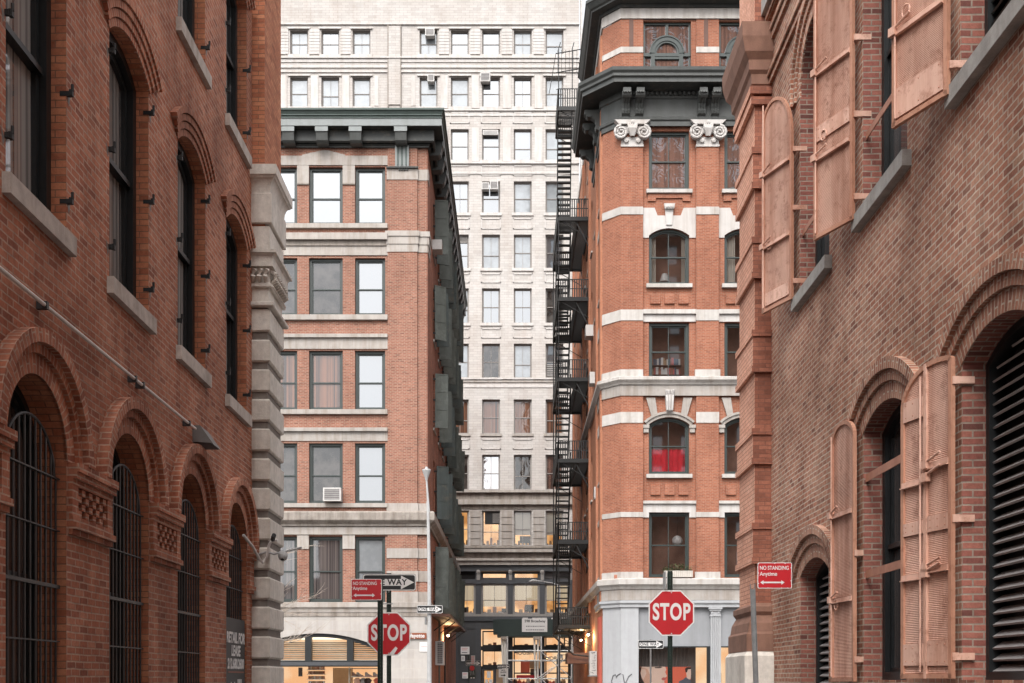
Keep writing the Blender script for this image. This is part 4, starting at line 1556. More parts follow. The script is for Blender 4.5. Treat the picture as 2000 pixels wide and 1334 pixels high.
m.face([(xa_ + .5, 1.0, 3.55), (xb_ - .5, 1.0, 3.55), (xb_ - .5, 4.8, 3.55), (xa_ + .5, 4.8, 3.55)], "shop_light")
m.box(lu(632), lu(672), 2.6, 2.8, .1, lz(1303), "plywood")
m.box(lu(571), lu(579), 1.4, 1.46, lz(1321), lz(1303), "ac_dark")
obj("shop_interior", m, store)
m = MB()
for z in [lz(v) for v in (1307, 1316, 1326, 1336)]:
    m.box(lu(590), lu(625), 1.2, 1.6, z - .03, z, "blind_cream")
    for k in range(9):
        x = lu(592 + k * 3.7)
        m.box(x, x + .05, 1.25, 1.5, z, z + .13, random.choice(["plywood", "sign_white", "copper", "shutter_paint"]))
tag(obj("display_rack", m), "pale display rack with small goods in the lit arched shop window", "rack")
bpy.data.objects["display_rack"].location = LB.location
shelf = MB()
for z in (lz(1304.5), lz(1321), lz(1337)):
    shelf.box(lu(676), lu(742), 1.1, 1.6, z - .035, z, "blind_cream")
for x in (lu(676), lu(742)):
    shelf.box(x - .05, x, 1.1, 1.6, .2, lz(1303), "blind_cream")
tag(obj("shop_shelf", shelf), "pale shop shelf holding shoes behind the lit window", "shelf")
bpy.data.objects["shop_shelf"].location = LB.location
shoe_src = None
for k, (v, mt, nm) in enumerate(((685, "shutter_paint", "left"), (694, "sign_white", "second"), (711, "sign_white", "third"), (727, "sign_white", "right"))):
    m = MB()
    m.prism([(0, 0), (.30, 0), (.31, .04), (.22, .08), (.13, .13), (.09, .19), (.0, .19), (-.01, .08)], 1.25, 1.34, mt)
    m.box(-.01, .31, 1.24, 1.35, 0, .025, "sign_white" if mt != "sign_white" else "coral_print")
    o = tag(obj("shoe", m), ["coral shoe at the left end of the shop shelf", "white shoe next to the coral shoe on the shop shelf",
                             "white shoe in the middle of the shop shelf", "white shoe at the right end of the shop shelf"][k], "shoe", "shoes on the shop shelf")
    o.location = (LB.location[0] + lu(v) - .12, 50, lz(1321))
for k, (v, mt, dsc) in enumerate(((690, "skin_print", "pale pink"), (702, "grey_paint", "grey"), (711, "hair_print", "black"), (730, "coral_print", "coral red"))):
    m = MB()
    a = .16
    m.prism([(-a, 0), (a, 0), (a * .8, .5), (a * 1.15, .62), (a * .4, .72), (-a * .4, .72), (-a * 1.15, .62), (-a * .8, .5)], 1.3, 1.36, mt)
    o = tag(obj("garment", m), dsc + " garment hanging below the shoe shelf in the lit shop", "garment", "clothes below the shoe shelf")
    o.location = (LB.location[0] + lu(v), 50, lz(1324) - .72)
# Lafayette street name sign and paper notice on the stone pier
sn = empty("street_name_sign", (px(816, 49.9), 49.93, lz(1242)), 0, "brown street name sign on the stone pier partly behind the STOP sign", "sign")
m = MB()
m.box(px(788, 49.9) - px(816, 49.9), px(833, 49.9) - px(816, 49.9), -.012, .0, -.13, .13, "sign_brown")
obj("panel", m, sn)
text_mesh("lettering", "Lafayette", .24, "sign_white", sn, (-.12, -.018, 0), sx=.95, bold=.004)
nb = MB()
nb.box(-.2, .2, -.01, 0, -.22, .2, "sign_white")
nb.box(-.13, .12, -.013, -.01, -.02, .0, "sign_red")
o = tag(obj("paper_notice", nb), "white paper notice taped to the stone pier beside the lamp pole", "notice")
o.location = (px(828, 49.9), 49.98, lz(1263))
# window air conditioners of this building


def ac_unit(loc, w_, h_, label, rz=0, group="air conditioners in windows", d=.45):
    root = empty("air_conditioner", loc, rz, label, "air conditioner", group)
    m = MB()
    m.box(-w_ / 2, w_ / 2, -d, .15, 0, h_, "ac_white")
    obj("casing", m, root)
    m = MB()
    m.box(-w_ / 2 + .06, w_ / 2 - .06, -d - .004, -d + .01, .06, h_ - .06, "ac_dark")
    for k in range(5):
        z = .07 + (h_ - .14) * (k + .5) / 5
        m.box(-w_ / 2 + .06, w_ / 2 - .06, -d - .010, -d - .004, z - .01, z + .01, "ac_white")
    obj("grille", m, root)
    return root


ac_unit((px(651, 50), 50.05, lz(981)), .78, .58, "white air conditioner at the bottom of the middle sash window of the orange corner building")
ac_unit((-3.71, 53.2, pz(489, 53)), .7, .45, "small air conditioner high on the alley wall under the dark cornice", rz=pi / 2)
cd = empty("condenser_unit", (-3.71, 55.2, pz(1299, 55.2)), pi / 2, "tall white condenser unit with a grille on the alley wall beside the lamp pole", "condenser")
m = MB()
m.box(-.45, .45, -.42, -.02, 0, 1.15, "ac_white")
obj("casing", m, cd)
m = MB()
for side in range(1):
    m.box(-.455, -.451, -.38, -.12, .06, 1.09, "ac_dark")
    for k in range(11):
        m.box(-.47, -.455, -.38, -.12, .08 + k * .095, .10 + k * .095, "ac_white")
    for k in range(4):
        m.box(-.47, -.455, -.38 + k * .085, -.37 + k * .085, .06, 1.09, "ac_white")
obj("grille", m, cd)
hd = empty("entrance_hood", (-3.71, 54, 0), pi / 2, "narrow dark sloping hood along the alley wall of the orange corner building", "canopy")
m = MB()
for k in range(1):
    m.prism([(-1.5, pz(1205, 53)), (16, pz(1205, 53)), (16, pz(1205, 53) + .12), (-1.5, pz(1205, 53) + .12)], -.85, 0, "wood_dark")
obj("roof", m, hd)
m = MB()
for u in (0, 4, 8, 12, 15.5):
    m.bar((u, -.8, pz(1205, 53)), (u, 0, pz(1205, 53) - .6), .05, .05, "black_iron")
obj("bracket", m, hd)


def lantern(loc, rz, label):
    r = empty("wall_lamp", loc, rz, label, "lamp", "lit lamps on the alley walls")
    m = MB()
    m.tube([(0, 0, 0), (0, -.18, .06), (0, -.26, .02)], .02, "black_iron", 6)
    m.lathe((0, -.26, -.06), [(0, .08), (.05, .07), (.11, 0)], "black_iron", 10)
    obj("shade", m, r)
    m = MB()
    m.lathe((0, -.26, -.10), [(0, .05), (.06, .04), (.07, 0), (.04, -.05), (0, -.06)], "lamp_glow", 10)
    obj("bulb", m, r, smooth=True)
    pl = bpy.data.lights.new("lamp_light", 'POINT')
    pl.energy = 60
    pl.color = (1.0, .62, .3)
    pl.shadow_soft_size = .08
    po_ = bpy.data.objects.new("lamp_light", pl)
    COL.objects.link(po_)
    po_.parent = r
    po_.location = (0, -.26, -.22)


lantern((-3.71, 61.5, pz(1238, 61.5)), pi / 2, "lit warm lamp on the left alley wall above the condenser unit")
ds = MB()
ds.tube([(-3.55, 60.2, 0), (-3.55, 60.2, pz(1225, 60))], .05, "bar_iron", 8)
ds.tube([(-3.60, 56.4, .2), (-3.60, 56.4, pz(1060, 56.4))], .045, "green_shutter", 8)
tag(obj("downpipe", ds), "dark downpipes standing against the left alley wall", "pipe")

# ------------------------------------------------------------------ far right corner building
RB = empty("corner_building", (4.05, 50, 0), 0,
           "red orange brick corner building with white stone bands, ionic capitals and chamfered corner", "building")
RCH = .74


def ru(v): return px(v, D0) - 4.05


XR1 = 16.0
PIERS = [(1213, 1256), (1360, 1404), (1508, 1552), (1656, 1700), (1804, 1848)]
BAYS = [(1256, 1360), (1404, 1508), (1552, 1656), (1700, 1804)]
ZB = lz(1175)          # top of the painted shopfront
ZM = lz(262)           # underside of the main entablature
ZA0 = lz(155)          # attic floor
ZR = lz(38)
rowsR = [(253, 368, 0), (458, 553, .32), (628, 740, 0), (828, 925, .32), (1000, 1127, 0)]
rw = MB()
for (a, b) in BAYS:
    hs_ = []
    for tp, bt, rise in rowsR:
        hs_.append(arch(ru(a + 12), ru(b - 13), lz(bt), lz(tp), rise, 10))
    rw.wall([(ru(a), ZB), (ru(b), ZB), (ru(b), ZM + .6), (ru(a), ZM + .6)], hs_, .14, "brick_red", reveal=.16)
    rw.wall([(ru(a), ZM + .6), (ru(b), ZM + .6), (ru(b), ZR), (ru(a), ZR)], [arch(ru(a - 5), ru(b - 10), ZA0, lz(40), 0)] if False else
            [arch(ru(a) + .02, ru(b - 10), ZA0, lz(40), 0)], .05, "brick_red", reveal=.16)
for (a, b) in PIERS:
    if a == 1213:
        rw.face([(RCH, 0, ZB), (ru(b), 0, ZB), (ru(b), 0, ZR), (RCH, 0, ZR)], "brick_red")
        rw.face([(ru(b), 0, ZB), (ru(b), .14, ZB), (ru(b), .14, ZR), (ru(b), 0, ZR)], "brick_red")
    else:
        rw.box(ru(a), ru(b), 0, .2, ZB, ZR, "brick_red")
rw.face([(0, RCH, 0), (RCH, 0, 0), (RCH, 0, ZR), (0, RCH, ZR)], "brick_red")
rw.face([(0, RCH, ZR), (RCH, 0, ZR), (XR1, 0, ZR), (XR1, 25, ZR), (0, 25, ZR)], "roofing")
rw.face([(0, 25, 0), (XR1, 25, 0), (XR1, 25, ZR), (0, 25, ZR)], "brick_alley")
obj("wall", rw, RB)
# slots in the attic piers
m = MB()
for v in (1229, 1375, 1523):
    m = MB()
    m.box(ru(v), ru(v + 8), -.02, .0, lz(92), lz(36), "wood_dark")
    obj("attic_slot", m, RB)
# alley side wall: local x = -(Y-50)
rs = MB()
RAW = [2.6 + 2.55 * k for k in range(9)]
sh_ = []
frh = [(lz(bt), lz(tp) - .25, .35) for tp, bt, _ in rowsR] + [(lz(150), lz(70), .35)]
for i, c in enumerate(RAW):
    for (z0, z1, rs_) in frh:
        sh_.append(arch(-c - .42, -c + .42, z0, z1, rs_, 8))
rs.wall([(-25, 0), (-RCH, 0), (-RCH, ZR), (-25, ZR)], sh_, 0, "brick_pale_orange", reveal=.2)
side = obj("wall", rs, RB, (0, 0, 0), -pi / 2)
for i, c in enumerate(RAW):
    for (z0, z1, rs_) in frh:
        window(RB, -c - .42, -c + .42, z0, z1, rs_, rec=.14, fw=.06, fm="window_green", pane="glass_mid", rail=.5, rz=-pi / 2, sill=("white_paint_stone", .1, .07, .06))
# side pilasters
m = MB()
for u in (1.25, 3.85, 8.95, 14.05, 19.15, 24.2):
    m = MB()
    m.box(-u - .35, -u + .35, -.10, 0, ZB, ZR - .2, "brick_pale_orange")
    obj("side_pilaster", m, RB, (0, 0, 0), -pi / 2)
# front windows
paneR = ["glass_brick", "glass_brick", "glass_brick", "glass_brick", "glass_brick"]
for (a, b) in BAYS:
    for r, (tp, bt, rise) in enumerate(rowsR):
        window(RB, ru(a + 12), ru(b - 13), lz(bt), lz(tp), rise, y=.14, rec=.12, fw=.12 if r in (0, 2) else .10, fm="window_green", pane="glass_tint" if r else "glass_brick", rail=.5, mull=1, fd=.12, sash=.05, twist=.006)
    # attic window with the arched centre light
    x0, x1 = ru(a) + .02, ru(b - 10)
    m = MB()
    w_ = x1 - x0
    z0, z1 = ZA0, lz(40)
    H = z1 - z0
    m.wall(arch(0, w_, 0, H, 0), [arch(.09, w_ - .09, .04, H - .10, 0)], .12, "window_green", .12)
    zs_ = H * .455
    m.box(0, w_, .08, .2, zs_ - .09, zs_ + .05, "window_green")
    cxm = w_ / 2
    for s in (-1, 1):
        m.box(cxm + s * .62 - .085, cxm + s * .62 + .085, .06, .2, .04, zs_ - .09, "window_green")
    m.ring(cxm, .54, zs_ + .05, .54, 0, .17, .06, .2, "window_green")
    m.ring(cxm, .54, zs_ + .05, .54, .17, .23, .03, .2, "window_green")
    m.ring(cxm, .46, zs_ + .05, .46, 0, .08, .09, .2, "window_green")
    m.box(cxm - .06, cxm + .06, .10, .2, zs_ + .75, H - .08, "window_green")
    m.box(cxm - .54, cxm + .54, .10, .2, zs_ - .2, zs_ - .09, "window_green")
    wd = obj("window", m, RB, (x0, .05, z0))
    p = MB()
    p.wall(arch(.05, w_ - .05, .0, H, 0), [], .19, "glass_brick")
    obj("pane", p, wd)
# stone bands round the chamfer and along the front
RP = [(0, 4.2), (0, RCH), (RCH, 0), (ru(1256), 0)]


def rband2(y0, y1, p, mat="white_stone", path=None, name="stone_band", base=0):
    m = MB()
    z0, z1 = lz(y1), lz(y0)
    m.sweep(path or RP, [(-.02, z0), (p, z0), (p, z1), (-.02, z1)], mat, caps=False)
    return obj(name, m, RB)


FULL = [(0, 25), (0, RCH), (RCH, 0), (XR1, 0)]
for y0, y1 in ((92, 103), (404, 419), (605, 626), (805, 826), (1000, 1010)):
    rband2(y0, y1, .03)
    for a, b in PIERS[1:]:
        m = MB()
        m.box(ru(a) - .01, ru(b) + .01, -.03, .0, lz(y1), lz(y0), "white_stone")
        obj("stone_band", m, RB)
rband2(17, 37, .05, path=FULL)
m = MB()
m.sweep(FULL, [(-.02, lz(752)), (.10, lz(752)), (.14, lz(749)), (.26, lz(744)), (.26, lz(738.5)), (.20, lz(737)), (-.02, lz(736))], "white_stone", caps=False)
obj("belt_course", m, RB)
rband2(752.5, 773, .045, path=RP + [(XR1, 0)], mat="limestone")
m = MB()
m.sweep(FULL, [(-.02, lz(1151)), (.10, lz(1151)), (.16, lz(1146)), (.28, lz(1142)), (.28, lz(1132)), (.20, lz(1130)), (-.02, lz(1129))], "white_stone", caps=False)
obj("belt_course", m, RB)
rband2(1151.5, 1172, .06, path=RP[:1] + [(0, RCH), (RCH, 0), (XR1, 0)], mat="limestone")
# pier bases on the belt courses
for y0, y1, p in ((722, 736.5, .05), (1117, 1129.5, .04)):
    rband2(y0, y1, p)
    for a, b in PIERS[1:]:
        m = MB()
        m.box(ru(a) - .06, ru(b) + .06, -p, .1, lz(y1), lz(y0), "white_stone")
        obj("stone_base", m, RB)
for bi, (a, b) in enumerate(BAYS):
    wa, wb = ru(a + 12), ru(b - 13)
    ba, bb = ru(a) + .005, ru(b) - .005
    for y0, y1 in ((369, 376), (553.5, 561), (925.5, 933)):
        m = MB()
        m.box(wa - .12, wb + .12, -.02, .28, lz(y1), lz(y0), "white_stone")
        obj("sill", m, RB)
    # row 1 apron
    m = MB()
    m.box(wa - .05, wb + .05, .07, .14, lz(385), lz(376.5), "brick_red")
    m.box(wa - .05, wa + .3, .07, .14, lz(391), lz(385), "brick_red")
    m.box(wb - .3, wb + .05, .07, .14, lz(391), lz(385), "brick_red")
    obj("apron_panel", m, RB)
    # brick panels under rows 2 and 4
    for yc0, yc1 in ((573, 592), (946, 966)):
        for k in range(3):
            xm = (ba + bb) / 2 + (k - 1) * .62
            m = MB()
            m.box(xm - .22, xm + .22, .05, .14, lz(yc1), lz(yc0), "brick_red")
            obj("brick_panel", m, RB)
    # row 2 lintel: stone segmental head with keystone
    half, rise = (wb - wa) / 2, .32
    R = (half * half + rise * rise) / (2 * rise)
    zs_ = lz(458)
    zc = zs_ + rise - R
    m = MB()
    pts = [(ba, zs_ - .1), (wa - .001, zs_ - .1), (wa - .001, zs_)]
    A = asin(half / R)
    for k in range(11):
        t = -A + 2 * A * k / 10
        pts.append(((wa + wb) / 2 + (R + .002) * sin(t), zc + (R + .002) * cos(t)))
    pts += [(wb + .001, zs_), (wb + .001, zs_ - .1), (bb, zs_ - .1), (bb, lz(404)), (wb - .25, lz(404)), (wb - .38, lz(419)), (wa + .38, lz(419)), (wa + .25, lz(404)), (ba, lz(404))]
    pts2 = []
    m.prism(pts, .10, .15, "white_paint_stone")
    cxm = (wa + wb) / 2
    m.prism([(cxm - .13, lz(438)), (cxm + .13, lz(438)), (cxm + .19, lz(406)), (cxm - .19, lz(406))], .05, .10, "white_paint_stone")
    obj("stone_head", m, RB)
    m = MB()
    m.prism([(cxm - .20, lz(408)), (cxm + .20, lz(408)), (cxm + .24, lz(398)), (cxm - .24, lz(398))], -.06, .06, "white_paint_stone")
    for s in (-1, 0, 1):
        m.lathe((cxm + s * .12, 0.0, lz(404)), [(0, -.10), (.06, -.09), (.07, 0), (.06, .06)], "white_paint_stone", 8, axis='y')
    obj("keystone", m, RB)
    # row 3 lintel
    m = MB()
    m.box(ba, bb, .08, .14, lz(627), lz(613), "white_paint_stone")
    m.box(ba, bb, -.02, .14, lz(612.5), lz(604), "white_stone")
    obj("stone_lintel", m, RB)
    # row 4 hooded arch with radiating stones and scroll key
    zs_ = lz(828)
    zc = zs_ + rise - R
    m = MB()
    m.ring(cxm, half, zs_, rise, .0, .14, .06, .15, "limestone", ext=.05)
    m.ring(cxm, half, zs_, rise, .14, .24, .0, .15, "limestone", ext=.06)
    for s in (-1, 1):
        m.box(cxm + s * (half + .13) - .14, cxm + s * (half + .13) + .14, .0, .14, zs_ - .17, zs_ - .03, "limestone")
        m.box(cxm + s * (half + .13) - .11, cxm + s * (half + .13) + .11, .04, .14, zs_ - .36, zs_ - .17, "limestone")
        t = .46 * s
        for q in (0,):
            m.prism([(cxm + s * .52, zs_ + .45), (cxm + s * .78, zs_ + .36), (cxm + s * 1.02, lz(776)), (cxm + s * .62, lz(776))], .04, .15, "limestone")
    obj("arch_hood", m, RB)
    m = MB()
    m.prism([(cxm - .13, lz(804)), (cxm + .13, lz(804)), (cxm + .20, lz(762)), (cxm - .20, lz(762))], -.10, .15, "white_paint_stone")
    for s in (-1, 0, 1):
        m.tube([(cxm + s * .10, -.12, lz(802)), (cxm + s * .12, -.16, lz(785)), (cxm + s * .14, -.12, lz(772)), (cxm + s * .15, -.2, lz(764))], .05, "white_paint_stone", 7)
    obj("scroll_key", m, RB)
    # row 5 lintel
    m = MB()
    m.box(ba, bb, .08, .14, lz(1000) , lz(984), "white_paint_stone")
    m.box(ba, bb, -.02, .14, lz(983.5), lz(978), "white_stone")
    m.box(ba, wa - .001, .08, .14, lz(1010), lz(1000) - .002, "white_paint_stone")
    m.box(wb + .001, bb, .08, .14, lz(1010), lz(1000) - .002, "white_paint_stone")
    obj("stone_lintel", m, RB)
# ionic capitals


def capital(cx_, y_, w_):
    zc_ = lz(262)
    m = MB()
    m.box(cx_ - w_ / 2 - .02, cx_ + w_ / 2 + .02, y_ - .05, y_ + .1, lz(287), lz(283), "white_paint_stone")
    m.box(cx_ - w_ / 2, cx_ + w_ / 2, y_ - .03, y_ + .1, lz(283), lz(268), "white_paint_stone")
    m.box(cx_ - .55, cx_ + .55, y_ - .10, y_ + .1, lz(262), lz(248), "white_paint_stone")
    m.prism([(cx_ - .60, lz(246)), (cx_ + .60, lz(246)), (cx_ + .78, lz(238)), (cx_ - .78, lz(238))], y_ - .22, y_ + .1, "white_paint_stone")
    for s in (-1, 1):
        # volute drawn as a spiral tube
        pts = []
        for k in range(27):
            a = k / 26 * 2.2 * 2 * pi
            r = .30 * (1 - k / 26 * .85)
            pts.append((cx_ + s * (.50 + r * sin(a)) - s * 0, y_ - .20 - .04 * k / 26, zc_ + r * cos(a)))
        m.tube(pts, [.065 - .03 * k / 26 for k in range(27)], "white_paint_stone", 7)
        m.lathe((cx_ + s * .50, y_ - .16, zc_), [(0, -.02), (.26, -.01), (.26, .2)], "white_paint_stone", 14, axis='y')
        m.lathe((cx_ + s * .26, y_ - .10, lz(276)), [(0, -.06), (.10, -.03), (.12, .1)], "white_paint_stone", 9, axis='y')
    for k in range(5):
        a = (k - 2) * .35
        m.tube([(cx_ + sin(a) * .08, y_ - .14, lz(268)), (cx_ + sin(a) * .22, y_ - .24, lz(255)), (cx_ + sin(a) * .30, y_ - .22, lz(245))], [.06, .075, .04], "white_paint_stone", 6)
    m.lathe((cx_, y_ - .24, lz(243)), [(0, -.05), (.09, -.02), (.09, .1)], "white_paint_stone", 9, axis='y')
    return obj("ionic_capital", m, RB)


for a, b in PIERS:
    capital(ru((a + b) / 2), 0, ru(b) - ru(a))
# main entablature and cornice round the chamfer, returning a little along the alley
CP = [(0, 6.2), (0, RCH), (RCH, 0), (XR1, 0)]
m = MB()
za = lz(246)
m.sweep(CP, [(.0, lz(247)), (.06, lz(247)), (.06, lz(238)), (.12, lz(236)), (.14, lz(231)), (.08, lz(229)), (.08, lz(196)), (.14, lz(194)), (.14, lz(183))], "cornice_grey", caps=False)
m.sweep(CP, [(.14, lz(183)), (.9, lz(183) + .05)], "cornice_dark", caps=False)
m.sweep(CP, [(.9, lz(183) + .05), (.93, lz(181)), (.93, lz(173)), (1.02, lz(171)), (1.02, lz(166)), (1.1, lz(162)), (1.12, lz(156)), (-.05, lz(150))], "cornice_grey", caps=True)
ent = obj("cornice", m, RB)
for k in range(60):
    pass
dn = MB()
x = RCH + .1
while x < XR1:
    dn.box(x, x + .09, -.26, -.14, lz(190), lz(184), "cornice_grey")
    x += .2
obj("dentil_row", dn, ent)


def scroll(cx_, cy_, rz):
    m = MB()
    H = lz(188) - lz(229)
    z0 = lz(229)
    prof = [(-.02, 0), (-.16, .05), (-.20, .16), (-.14, .28), (-.20, .48), (-.42, .62), (-.60, .72), (-.70, H - .18), (-.70, H), (0, H)]
    # profile in depth: push across the bracket's width
    n = len(prof)
    for s in (-1, 0, 1):
        pass
    for xa_, xb_, e in ((-.17, .17, 0),):
        tri = tessellate_polygon([[Vector((p[0], 0, p[1])) for p in prof]])
        for t in tri:
            m.face([(xa_, prof[i][0], prof[i][1]) for i in t], "cornice_grey")
            m.face([(xb_, prof[i][0], prof[i][1]) for i in t], "cornice_grey")
        for i in range(n):
            p, q = prof[i], prof[(i + 1) % n]
            m.face([(xa_, p[0], p[1]), (xb_, p[0], p[1]), (xb_, q[0], q[1]), (xa_, q[0], q[1])], "cornice_grey")
    for s in (-1, 0, 1):
        m.tube([(s * .11, p[0] - .01, p[1]) for p in prof[1:8]], .035, "cornice_grey", 6)
    m.lathe((-.2, -.50, H - .2), [(0, 0), (.14, 0), (.14, .4), (0, .4)], "cornice_grey", 10, axis='x')
    m.box(-.13, .13, -.06, 0, -.10, -.0, "cornice_grey")
    return obj("scroll_bracket", m, ent, (cx_, cy_, z0), rz)


for a, b in PIERS:
    for v in ((a + b) / 2 - 13, (a + b) / 2 + 13):
        scroll(ru(v), -.08, 0)
d45 = sqrt(.5)
scroll(-.08, 1.35, -pi / 2)
scroll(-.08, 2.6, -pi / 2)
scroll(-.08, 5.2, -pi / 2)
# top cornice
m = MB()
CP2 = [(0, 6.6), (0, RCH), (RCH, 0), (XR1, 0)]
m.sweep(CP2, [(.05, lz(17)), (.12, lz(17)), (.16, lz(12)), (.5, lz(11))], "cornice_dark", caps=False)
m.sweep(CP2, [(.5, lz(11)), (.52, lz(8)), (.6, lz(6)), (.74, lz(-2)), (.78, lz(-3)), (.78, lz(-9)), (-.1, lz(-14))], "cornice_grey", caps=True)
obj("top_cornice", m, RB)
m = MB()
m.box(0.4, XR1, .6, .9, ZR, lz(-2) + .2, "brick_red")
obj("parapet", m, RB)
# painted shopfront
m = MB()
SP = [(0, 4.0), (0, RCH), (RCH, 0), (XR1, 0)]
m.sweep(SP, [(-.02, lz(1186)), (.10, lz(1186)), (.10, lz(1181)), (.17, lz(1178)), (.17, lz(1173.5)), (-.02, lz(1172))], "grey_paint", caps=False)
obj("shop_cornice", m, RB)
m = MB()
# corner pier faces in light grey paint
m.face([(-.004 + .0, RCH - .004, 0), (RCH - .004, -.006, 0), (RCH - .004, -.006, lz(1186)), (-.004, RCH - .004, lz(1186))], "grey_paint")
m.box(RCH - .004, ru(1247), -.04, .3, 0, lz(1186), "grey_paint")
shopf = obj("shopfront", m, RB)
for q in (1388, 1530):
    m = MB()
    m.box(ru(q), ru(q + 20), -.02, .3, 0, lz(1186), "grey_paint")
    obj("shop_pier", m, shopf)
m = MB()
for a, b in ((1247, 1388), (1406, 1530), (1552, 1700)):
    m.box(ru(a), ru(b), .12, .2, lz(1262), lz(1186), "grey_paint_dark")
    m.box(ru(a), ru(b), .08, .3, lz(1264.5), lz(1262), "window_black")
    m.box(ru(b) - .13, ru(b), .08, .3, 0, lz(1264.5), "window_black")
    m.box(ru(a), ru(a) + .03, .08, .3, 0, lz(1264.5), "window_black")
    m.box(ru(a), ru(b), .0, .3, 0, .35, "grey_paint_dark")
obj("fascia_panel", m, shopf)
for a, b in ((1247, 1388), (1406, 1530), (1552, 1700)):
    m = MB()
    m.wall([(ru(a), .35), (ru(b), .35), (ru(b), lz(1264)), (ru(a), lz(1264))], [], .22, "glass_clear")
    obj("pane", m, shopf)
# fluted columns with capitals
for v in (1396.5, 1541):
    m = MB()
    xc = ru(v)
    for k in range(5):
        xx = xc + (k - 2) * .082
        m.lathe((xx, -.04, .3), [(.034, 0), (.034, lz(1204) - .3)], "grey_paint", 8)
    m.box(xc - .20, xc + .20, -.03, .1, 0, lz(1204), "grey_paint")
    m.box(xc - .24, xc + .24, -.10, .1, lz(1204), lz(1201.5), "grey_paint")
    m.box(xc - .20, xc + .20, -.07, .1, lz(1201.5), lz(1194), "grey_paint")
    for s in (-1, 1):
        m.lathe((xc + s * .14, -.07, lz(1197)), [(0, -.03), (.05, -.02), (.05, .02)], "grey_paint", 8, axis='y')
    m.box(xc - .26, xc + .26, -.12, .1, lz(1193.5), lz(1190), "grey_paint")
    m.box(xc - .30, xc + .30, -.16, .1, lz(1190), lz(1186.5), "grey_paint")
    obj("fluted_column", m, shopf)
# shop interior with a back wall, a lit right part
m = MB()
xa_, xb_ = ru(1247), ru(1700)
m.face([(xa_, 4, 0), (xb_, 4, 0), (xb_, 4, 3.6), (xa_, 4, 3.6)], "planter_box")
m.face([(xa_, .25, 0), (xa_, 4, 0), (xa_, 4, 3.6), (xa_, .25, 3.6)], "ac_dark")
m.face([(xa_, .25, 3.5), (xb_, .25, 3.5), (xb_, 4, 3.5), (xa_, 4, 3.5)], "planter_box")
m.face([(xa_, .25, .1), (xb_, .25, .1), (xb_, 4, .1), (xa_, 4, .1)], "plywood")
m.face([(ru(1400), 1.2, 3.45), (xb_, 1.2, 3.45), (xb_, 3.2, 3.45), (ru(1400), 3.2, 3.45)], "shop_light")
m.face([(ru(1352), 3.9, 0.1), (ru(1600), 3.9, 0.1), (ru(1600), 3.9, 3.4), (ru(1352), 3.9, 3.4)], "room_shop")
m.box(ru(1248), ru(1366), 1.0, 1.05, .1, 3.3, "lamp_grey")
for k in range(14):
    m.lathe((ru(1252) + k * .17, .97, .1), [(.05, 0), (.05, 3.2)], "lamp_grey", 8)
m.box(ru(1412), ru(1425), 2.0, 2.4, .1, lz(1314), "window_black")
obj("shop_interior", m, shopf)
# advertising poster standing in the window
ad = empty("advert_poster", (4.05, 50, 0), 0, "wide coral red shop window poster with a close up face and a small man", "poster")
X0, X1, ZT, ZBt = ru(1252), ru(1353.5), lz(1302), .5
m = MB()
m.box(X0, X1, .60, .64, ZBt, ZT, "coral_print")
obj("board", m, ad)


def ppoly(name, pts, y, mat):
    m = MB()
    m.prism([(ru(1160 + a / 7.25), lz(1150 + b / 7.25)) for a, b in pts], y, y + .004, mat)
    return obj(name, m, ad)


ppoly("face_print", [(690, 1560), (690, 1101), (1035, 1101), (1050, 1140), (1035, 1180), (1060, 1235), (1030, 1262), (1045, 1290), (1020, 1310), (1030, 1345), (1010, 1380), (1010, 1560)], .594, "skin_print_light")
ppoly("cheek_print", [(690, 1110), (780, 1130), (830, 1250), (820, 1400), (690, 1480)], .588, "skin_print")
ppoly("ear_print", [(680, 1190), (700, 1135), (750, 1140), (765, 1200), (740, 1250), (725, 1285), (690, 1250)], .582, "skin_print_light")
ppoly("hair_print", [(668, 1560), (668, 1110), (695, 1110), (680, 1190), (700, 1270), (740, 1340), (730, 1440), (760, 1560)], .576, "hair_print")
ppoly("brow_print", [(880, 1108), (960, 1103), (1000, 1112), (960, 1122), (890, 1122)], .588, "hair_print")
ppoly("lip_print", [(975, 1278), (1005, 1252), (1043, 1258), (1046, 1275), (1035, 1300), (1000, 1296)], .588, "lip_print")
ppoly("coat_print", [(1220, 1560), (1230, 1310), (1290, 1285), (1330, 1250), (1360, 1262), (1402, 1290), (1402, 1560)], .588, "coat_print")
ppoly("head_print", [(1345, 1262), (1335, 1180), (1350, 1130), (1402, 1125), (1405, 1200), (1400, 1270), (1380, 1285)], .582, "skin_print_light")
ppoly("head_hair_print", [(1325, 1180), (1318, 1130), (1345, 1108), (1402, 1108), (1402, 1135), (1360, 1140), (1345, 1185)], .576, "hair_print")
# planter on the sill of the bottom window
pl = empty("planter", (px(1325, 49.8), 49.86, lz(1129)), 0, "pale window box with small green plants below the first floor sash window", "planter")
m = MB()
m.box(-.62, .62, -.13, .12, .02, .30, "planter_box")
for k in range(15):
    m.box(-.60 + k * .083, -.585 + k * .083, -.137, -.13, .04, .28, "bark")
obj("box", m, pl)
m = MB()
random.seed(5)
for k in range(520):
    x, y, z = random.uniform(-.68, .6), random.uniform(-.16, .12), .30 + random.random() ** 1.4 * .30
    if abs(x) > .45: z = .3 + (z - .3) * .6
    a = random.uniform(0, 6.28)
    L = random.uniform(.02, .045)
    d = Vector((cos(a), sin(a), random.uniform(-.5, 1))) * L
    e = Vector((-sin(a), cos(a), random.uniform(-.4, .4))) * L * .5
    c = Vector((x, y, z))
    m.face([c - d, c + e, c + d, c - e], "leaf")
obj("plants", m, pl)
